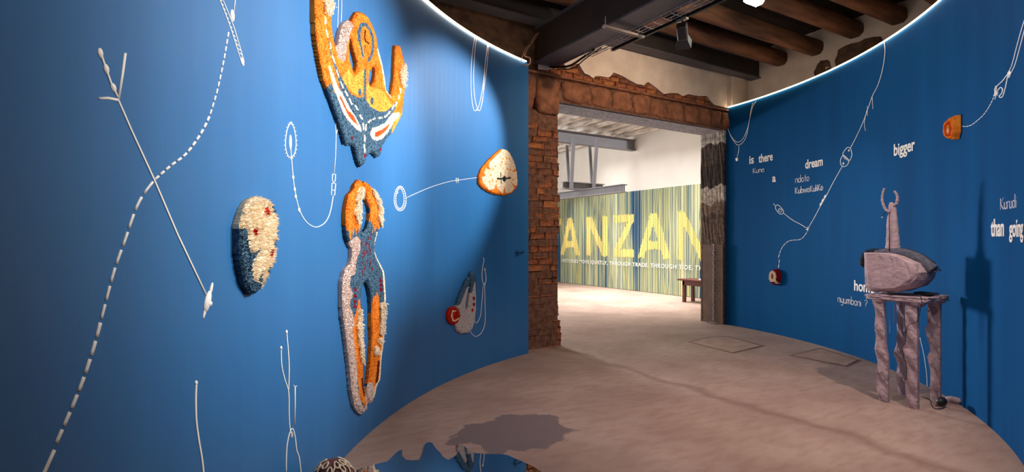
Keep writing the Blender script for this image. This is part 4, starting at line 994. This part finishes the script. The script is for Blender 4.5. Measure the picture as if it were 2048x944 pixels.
rug('pincer_rug', 'tall tufted pincer-shaped rug in blue, orange and grey hanging low on the left wall', LW, [pin], [], ('blue_pile', 'navy', 'flat'), [
    ('jaw_pile', 'orange', 'flat', [('p', [(683, 465), (676, 350), (723, 350), (725, 390), (717, 400), (717, 450), (712, 466), (710, 455), (707, 470), (704, 452), (700, 475), (698, 455), (697, 478), (694, 479), (692, 460), (689, 462), (686, 448)]), ('p', [(721, 360), (735, 355), (767, 400), (765, 445), (753, 464), (750, 452), (745, 464), (743, 455), (739, 470), (741, 450), (735, 441), (730, 442), (737, 422), (724, 385)])]),
    ('leg_pile', 'orange', 'flat', [('p', [(697, 650), (706, 625), (712, 600), (714, 598), (720, 650), (724, 728), (722, 765), (731, 795), (726, 815), (714, 797), (709, 758), (706, 725), (700, 682)]), ('p', [(740.7, 595), (747, 590), (749.5, 583), (753.4, 595), (754, 619), (755, 650), (754, 668), (762, 672), (764, 690), (757, 718), (755, 755), (747, 767), (744, 792), (735, 765), (727, 770), (733, 720), (736, 680), (736, 640), (739, 615)])]),
    ('grey_pile', 'pinkwool', 'thick', [('p', [(707, 472), (715, 480), (715, 500), (713, 503), (707, 520.7), (705, 545), (702, 550), (696, 552), (694, 567), (694, 576), (699.4, 586), (698, 596), (694.4, 598.5), (693, 611), (700, 627), (703.4, 650), (698.6, 657), (701.8, 682.4), (707, 725), (709, 758.7), (709, 775), (714.5, 799), (721, 814), (724, 816), (729, 803), (735, 815), (720, 835), (700, 820), (690, 760), (675, 650), (670, 560), (685, 525), (694, 505), (691, 485), (698, 480)]), ('p', [(727, 778), (733, 765), (742, 767), (743, 790), (736, 812), (725, 800)])]),
    ('cream_edge', 'cream', 'flat', [('s', [(750, 465), (745.5, 485), (745, 502), (748, 514), (755, 528), (762, 543), (763.5, 564), (765.5, 595), (764.5, 640), (762, 682), (757, 718), (754.5, 758), (747, 773), (743, 793)], 3.4)]),
    ('shaggy_tuft', 'cream', 'shag', [('p', [(713, 377), (723, 372), (724, 388), (716, 399), (717, 426), (717, 447), (709, 447), (705.8, 436), (702, 430), (705, 413), (707, 390)]), ('p', [(738, 375), (749, 383), (757, 398), (762, 417), (763, 440), (757, 453), (754.5, 448.5), (751, 439), (752.6, 421), (748, 402), (740, 386)]),
        ('p', [(711, 617), (718, 618), (720, 640), (720, 680), (723, 700), (725, 727), (718, 728), (713, 700), (709, 670), (708, 645)]), ('p', [(755, 605), (766, 605), (765, 640), (763, 668), (754, 669), (755, 640)]), ('e', (756, 682), 5, 7), ('e', (747, 701), 6, 9)]),
    ('slit', 'brown', 'deep', [('s', [(718.5, 757), (720, 775), (722.8, 791)], 3), ('s', [(752, 724), (750.5, 745), (748, 763)], 4.5)]),
    ('maroon_mark', 'maroon', 'flat', mar), ('maroon_spot', 'maroon', 'flat', [('e', c, 3, 4) for c in [(705, 579.5), (704.5, 592), (704, 603), (705, 613), (756, 561), (757.4, 570.4), (757, 579.5)]])], tuft=.0085)
rug('oval_rug', 'cream oval tufted rug with red spots and slate blue edge, left wall', LW, [[(506, 393.4), (485.7, 403), (475.6, 423.4), (468, 451), (466.7, 492), (471.8, 532.6), (480.6, 568), (494.6, 589.8), (501, 589), (513.7, 575.8), (529, 548), (539, 522), (544, 484), (544.7, 436), (539, 410.6), (526.4, 398), (516, 393.4)]], [], ('cream_pile', 'cream', 'thick'), [
    ('blue_pile', 'navy', 'flat', [('p', [(460, 456), (484, 457), (485, 480), (491, 505), (500, 504), (511, 496), (512, 500), (504, 510), (497, 522), (493, 540), (496, 560), (506, 566), (511, 545), (516, 540), (514, 560), (511, 578), (501, 595), (480, 595), (455, 520)]), ('p', [(527, 532), (533, 535), (531, 548), (520, 568), (514, 575), (524, 550)]), ('p', [(535, 408), (541, 409), (547, 430), (540, 425), (534, 426)]), ('p', [(535, 476), (541, 482), (548, 476), (541, 498)])]),
    ('red_spot', 'red', 'thick', [('e', (523.8, 423), 4.6, 8.5), ('e', (499.7, 463.5), 4.8, 8), ('e', (532.7, 506), 3, 8)])], tuft=.0075, gs=.008, pile=.009)
rug('claw_rug', 'small grey two-fingered claw rug with red disc, low on the left wall', LW, [[(941.6, 542.4), (937, 546.6), (936, 556), (933, 556.8), (928.9, 560.4), (923.6, 574), (916, 591), (910.8, 606), (909, 612), (907.7, 648), (910.8, 661), (921.4, 667.4), (934, 666), (942.6, 656.8), (946.9, 639.8), (949.4, 618.6), (949.5, 591), (950.7, 570), (946.9, 548.7)], oval_px(904.5, 631, 12.5, 18, 20)],
    [[(938.4, 561.4), (938.8, 574), (935.8, 591), (933, 614), (930, 622), (928, 610), (932, 589), (935, 574), (937, 562)]], ('grey_pile', 'greywool', 'flat'), [
    ('blue_tip', 'navy', 'flat', [('p', [(933, 552), (925, 560), (905, 606), (912, 611), (917, 608), (924, 592), (930, 576), (933, 573), (936, 574), (939, 560)]), ('p', [(935, 540), (948, 540), (953, 570), (951, 600), (949, 592), (948, 562), (945, 565), (942, 582), (939, 586), (936, 584), (939, 575), (937, 560)])]),
    ('red_disc', 'red', 'thick', [('e', (904.5, 631), 12.5, 18.5)]), ('cream_ring', 'cream', 'thick', [('s', [(908.5, 622), (902, 621.5), (899.8, 631), (903, 641), (907, 642), (914, 636.7)], 2.6)]),
    ('maroon_spot', 'maroon', 'flat', [('e', (944.7, 596.8), 2.2, 4), ('e', (944.7, 608.5), 2.2, 4)]), ('red_spot', 'red', 'flat', [('e', (942, 620), 2.6, 3.6)])], tuft=.008, gs=.008)
rug('triangular_rug', 'rounded triangular rug in cream with an orange rim and dark cross, left wall near doorway', LW, [[(1004.9, 298.6), (998.5, 299.4), (985.8, 309.7), (971.5, 324), (960.4, 338), (954.8, 352.6), (955.6, 367), (963.6, 376.5), (974.7, 383.6), (989, 389), (1008, 391), (1022, 386.8), (1031.9, 374.9), (1032.7, 363.7), (1031, 341.5), (1025.5, 322.4), (1017.6, 306.5), (1011, 300)]], [], ('orange_pile', 'orange', 'flat'), [
    ('cream_pile', 'cream', 'thick', [('p', [(1003, 297), (1000, 303), (989, 313), (976, 325.6), (975, 333), (979, 341), (970, 337), (965, 345), (969, 352), (961, 354), (963, 366), (969, 372), (975, 380), (985, 378), (990, 368), (992, 378), (1003, 387), (1006, 370), (1009, 387), (1020, 384), (1026, 376), (1017, 362), (1028, 372), (1034, 368), (1033, 343), (1020, 344), (1030, 336), (1027, 322), (1019, 305), (1012, 297)])]),
    ('amber_fleck', 'yellow', 'flat', [('e', (x_, y_), 1.8, 2.2) for x_, y_ in [(1003, 318), (1010, 317), (1016, 318), (1001, 325), (1009, 328), (999, 331), (988, 333), (983, 339), (1012, 339), (1018, 340), (979, 350), (982, 361), (976, 364), (990, 363), (1024, 360)]]),
    ('dark_cross', 'backing', 'flat', [('s', [(992, 357.4), (1006, 358), (1017.6, 356)], 3.4), ('s', [(998.5, 345), (999.6, 367)], 1.8), ('e', (1005.7, 358), 3.6, 6), ('e', (993, 357.5), 2, 2.4), ('e', (1016.5, 356), 2, 2.4)])], tuft=.009, gs=.009)
rug('small_orange_rug', 'small orange pentagonal tufted rug on the right wall', RW, [[(1920, 230), (1911.8, 232.4), (1901, 241), (1896.5, 248), (1895, 266), (1901, 276), (1907.5, 279), (1915, 278), (1919, 261), (1921, 240)]], [], ('orange_pile', 'orange', 'flat'), [
    ('raised_ring', 'eye', 'thick', [('s', [(1908, 243), (1901, 250), (1899.5, 262), (1903, 270), (1909, 270), (1912, 256), (1908, 243)], 3.2)]), ('pale_centre', 'pinkwool', 'flat', [('e', (1905.5, 261), 2, 5)])], thick=.05, tuft=.007, gs=.007, pile=.006)
rug('ring_tuft', 'tiny cream ring tuft on a dark red pad, low on the right wall', RW, [oval_px(1553, 554, 9.5, 16, 18)], [], ('red_pad', 'maroon', 'flat'), [('cream_ring', 'cream', 'thick', [('s', oval_px(1550, 553, 5, 9, 12), 4.6), ('s', [(1555, 560), (1558, 566)], 3)])], thick=.06, tuft=.009, gs=.008, pile=.014)

# black lead near the brick pillar
P_ = [LW.pt(1031, 505) + LW.normal(.1) * .03, LW.pt(1040, 504.5) + LW.normal(.1) * .04, on_y(1052, 500, 5.86), on_y(1057, 485, 5.9), on_y(1062, 468, 5.9), on_y(1059, 458, 5.9), on_y(1056, 452, 5.92)]
tag(tube('cable', smooth_path(P_), .006, M['cable']), 'black cable looping from the blue wall to the brick pillar', 'cable')
t = thing('wall_hook', 'small black hook on the blue wall where the cable ends', 'hook', P_[0])
tube('pin', [P_[0] + Vector((0, 0, -.05)), P_[0] + Vector((0, 0, .03))], .006, M['cable'], t); tube('arm', [P_[0], P_[0] - LW.normal(.1) * .03], .006, M['cable'], t)

# ------------------------------------------------------------------ clay stool, bowl and figure
XS = 5.455
st = thing('clay_stool', 'four-legged stool of pinkish clay-covered boards with wavy legs by the right wall', 'stool', (5.68, 2.25, 0))
def plank(name, left, right, x0, th, parent, m='clay', seed=0, side=1):
    r = random.Random(seed); n = 40
    ly = np.array([p[1] for p in left], float); ry = np.array([p[1] for p in right], float)
    y0_, y1_ = min(ly[0], ry[0]), max(ly[-1], ry[-1]); bm = bmesh.new(); prev = None; m_ = 6
    zt = .955; zb = 0.0
    for k in range(n + 1):
        z = zt + (zb - zt) * k / n
        pyk = CY - (z - EYE) / depth(Vector((x0, 2.25, 0))) * F
        a = float(np.interp(pyk, ly, [p[0] for p in left])); b = float(np.interp(pyk, ry, [p[0] for p in right]))
        ya = on_x(a, pyk, x0).y; yb_ = on_x(b, pyk, x0).y
        ring = []
        for q in range(m_ + 1):
            t_ = q / m_; y = ya + (yb_ - ya) * t_; rel = .012 * math.sin(t_ * math.pi) * math.sin(z * 31 + seed + t_ * 3) + r.uniform(-.003, .003)
            ring.append(bm.verts.new((x0 + rel, y, z)))
        ring.append(bm.verts.new((x0 + th, yb_ + .004, z))); ring.append(bm.verts.new((x0 + th, ya - .004, z)))
        if prev:
            for q in range(len(ring)): bm.faces.new((prev[q], prev[(q + 1) % len(ring)], ring[(q + 1) % len(ring)], ring[q]))
        else: bm.faces.new(ring)
        prev = ring
    bm.faces.new(prev[::-1]); return obj(name, bm, M[m], parent)
plank('leg', [(1747, 590), (1744, 609), (1751, 625), (1749, 661), (1752, 680), (1749, 705), (1754, 724), (1755, 749), (1752, 763), (1753, 788), (1758, 802)], [(1767, 590), (1767, 600), (1769, 653), (1770, 691), (1775.5, 724), (1775.5, 801)], XS, .045, st, seed=1)
plank('leg', [(1810, 590), (1810, 639), (1813, 661), (1811, 686), (1804, 694), (1809, 713), (1813, 730), (1812, 750), (1810, 768), (1812, 790), (1814, 812)], [(1834, 600), (1834.7, 816)], XS, .055, st, seed=2)
plank('leg', [(1792, 590), (1794, 661), (1793, 694), (1786.5, 713), (1795, 735), (1792, 757), (1796, 788)], [(1812, 590), (1811, 640), (1813, 700), (1812.6, 788)], 5.87, .045, st, seed=3)
plank('leg', [(1855, 590), (1855, 647), (1850, 655), (1854, 672), (1861, 697), (1854, 710), (1858, 727), (1861, 741), (1859.5, 768), (1861, 800)], [(1880, 600), (1880, 801)], 5.86, .05, st, seed=4)
# seat with rough corners
bm = bmesh.new(); add_box(bm, 5.43, 5.94, 2.03, 2.50, .945, .99)
bmesh.ops.subdivide_edges(bm, edges=bm.edges[:], cuts=9, use_grid_fill=True)
r = random.Random(8)
for v in bm.verts:
    v.co += Vector((r.uniform(-.007, .007), r.uniform(-.008, .008), r.uniform(-.006, .005)))
    e = min(abs(v.co.x - 5.43), abs(v.co.x - 5.94), abs(v.co.y - 2.03), abs(v.co.y - 2.5))
    if v.co.z < .97 and e > .05: v.co.z += .012
obj('seat', bm, M['clay'], st, True)
for (cx_, cy_) in ((5.47, 2.40), (5.47, 2.10), (5.89, 2.10), (5.89, 2.42)):
    bm = bmesh.new(); sphere(bm, (cx_, cy_, .945), .06, 10, (.7, 1.1, .7)); obj('corner_lump', bm, M['clay'], st, True)
# beads hanging under the seat
for i in range(7):
    y = 2.37 - i * .026; x = 5.60 + (i % 3) * .03; ln = [.33, .22, .16, .2, .3, .26, .17][i]
    bm = bmesh.new(); z = .95
    while z > .95 - ln: sphere(bm, (x + math.sin(z * 40) * .002, y, z), .0042, 5); z -= .0095
    tag(obj('bead_strand', bm, M['bead']), '%s strand of tiny silver beads hanging beneath the clay stool' % ['leftmost and longest', 'second from left', 'third from left', 'middle', 'third from right', 'second from right', 'rightmost'][i], 'bead strand', 'bead strands under the clay stool')
# bowl
bo_out = [(1733.8, 511), (1734.3, 538), (1737.6, 580), (1745.7, 588.5), (1776, 589), (1811.8, 588), (1842, 579), (1855, 566), (1861, 550), (1850, 532), (1817, 518), (1796.6, 513), (1763.5, 511)]
bp = [on_x(a, b, 5.62) for a, b in bo_out]; cen = sum(bp, Vector()) / len(bp)
zlo = min(p.z for p in bp)
bm = bmesh.new(); prev = None; secs = [(-.20, .70), (-.18, .84), (-.13, .95), (-.05, 1.0), (.05, 1.0), (.13, .95), (.19, .82), (.21, .66)]
r = random.Random(11)
for dx_, s_ in secs:
    ring = []
    for i, p in enumerate(bp):
        q = cen + (p - cen) * s_; zz = q.z
        if p.z > cen.z: zz = p.z - (1 - s_) * .02
        else: zz = cen.z + (p.z - cen.z) * (.4 + .6 * s_)
        ring.append(bm.verts.new((5.66 + dx_ + r.uniform(-.006, .006), q.y + r.uniform(-.006, .006), zz - zlo + .998 + r.uniform(-.002, .004))))
    if prev:
        for i in range(len(ring)): bm.faces.new((prev[i], prev[(i + 1) % len(ring)], ring[(i + 1) % len(ring)], ring[i]))
    else: bm.faces.new(ring)
    prev = ring
bm.faces.new(prev[::-1]); bmesh.ops.triangulate(bm, faces=bm.faces[:]); bmesh.ops.subdivide_edges(bm, edges=bm.edges[:], cuts=1)
for v in bm.verts: v.co += Vector((r.uniform(-.004, .004), r.uniform(-.004, .004), r.uniform(0, .004)))
bowl = tag(obj('clay_bowl', bm, M['clay']), 'angular pinkish clay bowl standing on top of the clay stool', 'bowl')
ztop = max(v.co.z for v in bowl.data.vertices)
tag(blob('slate_offcut', 5.66, 5.86, 2.06, 2.22, 1.003, 1.018, M['fur'], None, 21, .003, 3, .004), 'thin dark slab lying on the stool beside the bowl', 'slab')
# cloth on the bowl
fl = thing('fleece_roll', 'rolled grey and charcoal fleece lying along the rim of the clay bowl', 'fleece', (5.66, 2.3, ztop))
def xs(a, b, x=5.60): return on_x(a, b, x)
pth = [xs(1752, 509), xs(1775, 507), xs(1800, 508), xs(1822, 514), xs(1840, 523), xs(1857, 536), xs(1868, 543)]
tube('felt_roll', smooth_path([p + Vector((0, 0, .012)) for p in pth]), [.032 + .02 * min(1, i / 22) for i in range(36)] + [.008], M['felt'], fl, 8)
tube('fleece_tail', smooth_path([p + Vector((.01, 0, .008)) for p in [xs(1758, 507), xs(1745, 507), xs(1733, 508), xs(1726, 516), xs(1724, 528), xs(1727, 536)]]), [.02] * 12 + [.024] * 10 + [.017] * 3 + [.006], M['fur'], fl, 8)
tube('fleece_roll_back', smooth_path([p + Vector((.09, 0, .02)) for p in pth[:6]]), .032, M['fur'], fl, 8)
V = []; Fc = []
pts_all = smooth_path([p + Vector((.01, 0, .015)) for p in [xs(1727, 534), xs(1725, 520), xs(1733, 508), xs(1745, 506), xs(1765, 505), xs(1800, 506), xs(1830, 516), xs(1855, 533), xs(1872, 545)]], 10)
for k in range(1600):
    p = random.choice(pts_all) + Vector((random.uniform(-.03, .09), random.uniform(-.015, .015), random.uniform(-.012, .018))); d = Vector((random.uniform(-.02, .01), random.uniform(-.02, .02), random.uniform(-.012, .024))); o_ = len(V)
    V += [p, p + Vector((.003, 0, 0)), p + Vector((0, .004, .002)), p + d]; Fc += [(o_, o_ + 1, o_ + 3), (o_ + 1, o_ + 2, o_ + 3), (o_ + 2, o_, o_ + 3)]
tag(mesh_obj('fleece_hair', V, Fc, M['fur'], fl), kind='stuff')
# figure
XF = 5.64
fg = thing('clay_figure', 'slim clay figure with two raised arms standing in the bowl', 'figurine', (XF, xs(1786, 500, XF).y, xs(1786, 500, XF).z))
fx = lambda a, b, dx_=0: on_x(a, b, XF) + Vector((dx_, 0, 0))
bm = bmesh.new(); prev = None; r = random.Random(4)
Lf = [(404.5, 1780), (410, 1777.5), (418, 1777), (424, 1779), (432, 1775), (445, 1773.5), (470, 1773), (490, 1772), (508, 1770)]; Rt = [(404.5, 1785), (410, 1790), (418, 1793), (432, 1794), (450, 1796), (470, 1798), (490, 1800), (508, 1803)]
for k in range(34):
    py_ = 404.5 + (508 - 404.5) * k / 33
    a = np.interp(py_, [q[0] for q in Lf], [q[1] for q in Lf]); b = np.interp(py_, [q[0] for q in Rt], [q[1] for q in Rt])
    p, q = fx(a, py_), fx(b, py_); c = (p + q) / 2; hw = (p - q).length / 2; ring = []
    for s_ in range(12):
        an = 2 * math.pi * s_ / 12; j = 1 + r.uniform(-.06, .06); ring.append(bm.verts.new((c.x + math.sin(an) * hw * .85 * j, c.y + math.cos(an) * hw * j, c.z)))
    if prev:
        for s_ in range(12): bm.faces.new((prev[s_], prev[(s_ + 1) % 12], ring[(s_ + 1) % 12], ring[s_]))
    else: bm.faces.new(ring)
    prev = ring
bm.faces.new(prev[::-1]); obj('body', bm, M['clay'], fg, True)
def knobby(name, px_pts, r0, r1, dx_):
    pts = smooth_path([fx(a, b, dx_) for a, b in px_pts], 7); n = len(pts); bm = bmesh.new()
    add_tube(bm, pts, [(r0 + (r1 - r0) * i / n) * (1 + .14 * math.sin(i * 1.3)) for i in range(n)], 8); obj(name, bm, M['clay'], fg, True)
knobby('arm', [(1784, 425), (1777, 420), (1772, 412), (1769, 400), (1770, 388), (1773.5, 377)], .012, .010, -.045)
knobby('arm', [(1789, 411), (1794, 407), (1796, 396), (1794, 388), (1789.5, 382)], .016, .008, -.01)
tube('rod', [fx(1786, 423, -.07), fx(1786.5, 503, -.075)], .0045, M['bench'], fg)
tube('cord', smooth_path([fx(1778, 424, -.05), fx(1773, 428, -.055), fx(1770, 434, -.055)]), .003, M['cable'], fg)
bm = bmesh.new(); sphere(bm, fx(1770, 435, -.055), .007, 8); obj('bead', bm, M['bead'], fg, True)
# cord down the stool leg and over the floor
fp_ = lambda a, b: on_floor(a, b, .006)
cpts = [on_x(1840, 590, XS - .02), on_x(1844, 604, XS - .025), on_x(1842, 612, XS - .02), on_x(1834, 642, XS - .02), on_x(1815, 652, XS - .02), on_x(1811, 685, XS - .018), on_x(1804, 693, XS - .018), on_x(1808, 715, XS - .018), on_x(1813, 732, XS - .018), on_x(1812, 760, XS - .018)]
tag(tube('cable', smooth_path(cpts), .003, M['cable']), 'thin dark cord running down the front leg of the clay stool', 'cord')
tag(tube('cable', smooth_path([fp_(1842, 792), fp_(1852, 796), (fp_(1861, 801)), fp_(1863, 809), fp_(1868, 816), fp_(1880, 817.5), fp_(1890, 815)]), .004, M['cable']), 'dark cord curling over the floor to the small black lamp', 'cord')
t = thing('floor_lamp_head', 'small black bulb-shaped lamp lying on the floor behind the clay stool', 'lamp', on_floor(1884, 812))
c_ = on_floor(1883, 813, 0); bm = bmesh.new(); sphere(bm, (c_.x, c_.y, .045), .045, 14, (1.2, .9, .9)); obj('body', bm, M['black'], t, True)
bm = bmesh.new(); sphere(bm, (c_.x + .06, c_.y + .02, .05), .03, 10, (1, .8, .8)); obj('socket', bm, M['cable'], t, True)
c_ = on_floor(1903, 806, 0)
bm = bmesh.new(); sphere(bm, (c_.x, c_.y - .02, .035), .032, 14, (1.0, 2.1, .9)); tag(obj('pale_pod', bm, M['clay'], smooth=True), 'pale pod-shaped lump lying on the floor against the right wall', 'clay lump')

# ------------------------------------------------------------------ floor mirror
mo = [(690, 985), (700, 955), (714.5, 942), (727.6, 935.8), (750, 930), (775, 924), (785.6, 913), (796, 903), (804, 900), (804.6, 913), (812, 920), (825, 921.5), (839.7, 920), (843.6, 910.7), (846.5, 902.8), (849, 889.6), (853, 885.5), (858, 884), (864.7, 885.7), (870, 895), (880.6, 905.5), (885.8, 913.4), (896.4, 920), (909.6, 912), (916, 905.5), (914.5, 898), (912, 892), (915, 888), (925.4, 889.6), (934, 896), (941, 901.5), (951.7, 905.5), (975, 907), (1001.8, 906.8), (1016, 909), (1028, 914.7), (1044, 921), (1067.7, 932), (1086, 944), (1100, 975), (1095, 1020), (1040, 1070), (960, 1100), (850, 1090), (760, 1060), (700, 1025)]
mp_ = [on_floor(a, b, .012) for a, b in mo]; tilt = (.012, .0)
mc = on_floor(900, 985, 0); mr_ = thing('floor_mirror', 'irregular blob-shaped mirror lying on the concrete floor reflecting the blue wall', 'mirror', mc)
zf = lambda p: .014 - (p.x - mc.x) * tilt[0]
bm = bmesh.new(); a = [bm.verts.new((p.x, p.y, zf(p))) for p in mp_]; bm.faces.new(a); obj('glass', bm, M['mirror'], mr_)
bm = bmesh.new(); a = [bm.verts.new((p.x, p.y, zf(p) - .0004)) for p in mp_]; b = [bm.verts.new((p.x, p.y, .0)) for p in mp_]
for i in range(len(a)): bm.faces.new((b[i], b[(i + 1) % len(a)], a[(i + 1) % len(a)], a[i]))
bm.faces.new(b[::-1]); bm.faces.new(a); obj('rim', bm, M['edge'], mr_)

# ------------------------------------------------------------------ roped dome
dc = on_floor(658, 1002.5, 0); dc = Vector((.672, 3.09, 0)); RX, RZ = .150, .245
dm = thing('roped_dome', 'maroon cloth dome wrapped with cream beaded rope beside the floor mirror', 'cushion', dc)
bm = bmesh.new(); sphere(bm, (0, 0, 0), 1, 28)
for v in list(bm.verts):
    if v.co.z < -.02: v.co.z = -.02
    f_ = 1 + .02 * math.sin(math.atan2(v.co.y, v.co.x) * 9)
    v.co = Vector((dc.x + v.co.x * RX * f_, dc.y + v.co.y * RX * f_, max(0, v.co.z) * RZ))
obj('body', bm, M['dome'], dm, True)
def on_dome(az, el, o_=.006):
    ce_, se = math.cos(el), math.sin(el); return Vector((dc.x + math.cos(az) * ce_ * (RX + o_), dc.y + math.sin(az) * ce_ * (RX + o_), se * RZ + o_ * .6))
af = math.atan2(-dc.y, -dc.x)
for i in range(9):
    az = af + (i - 4) * .5; pts = []
    for k in range(16): e_ = .08 + k * (.062 if i % 2 else .075); pts.append(on_dome(az + .16 * math.sin(k * .7 + i), e_))
    et = .08 + 15 * (.062 if i % 2 else .075); azt = az + .16 * math.sin(15 * .7 + i)
    for k in range(1, 12): g = k / 11 * 5.9; pts.append(on_dome(azt + .16 / math.cos(min(et, 1.25)) * (1 - math.cos(g)) * .5, et + .13 * math.sin(g)))
    q = smooth_path(pts, 3); bm = bmesh.new(); add_tube(bm, q, [.0048 * (1 + .3 * math.sin(j * 2.1)) for j in range(len(q))], 6); obj('rope', bm, M['rope'], dm, True)
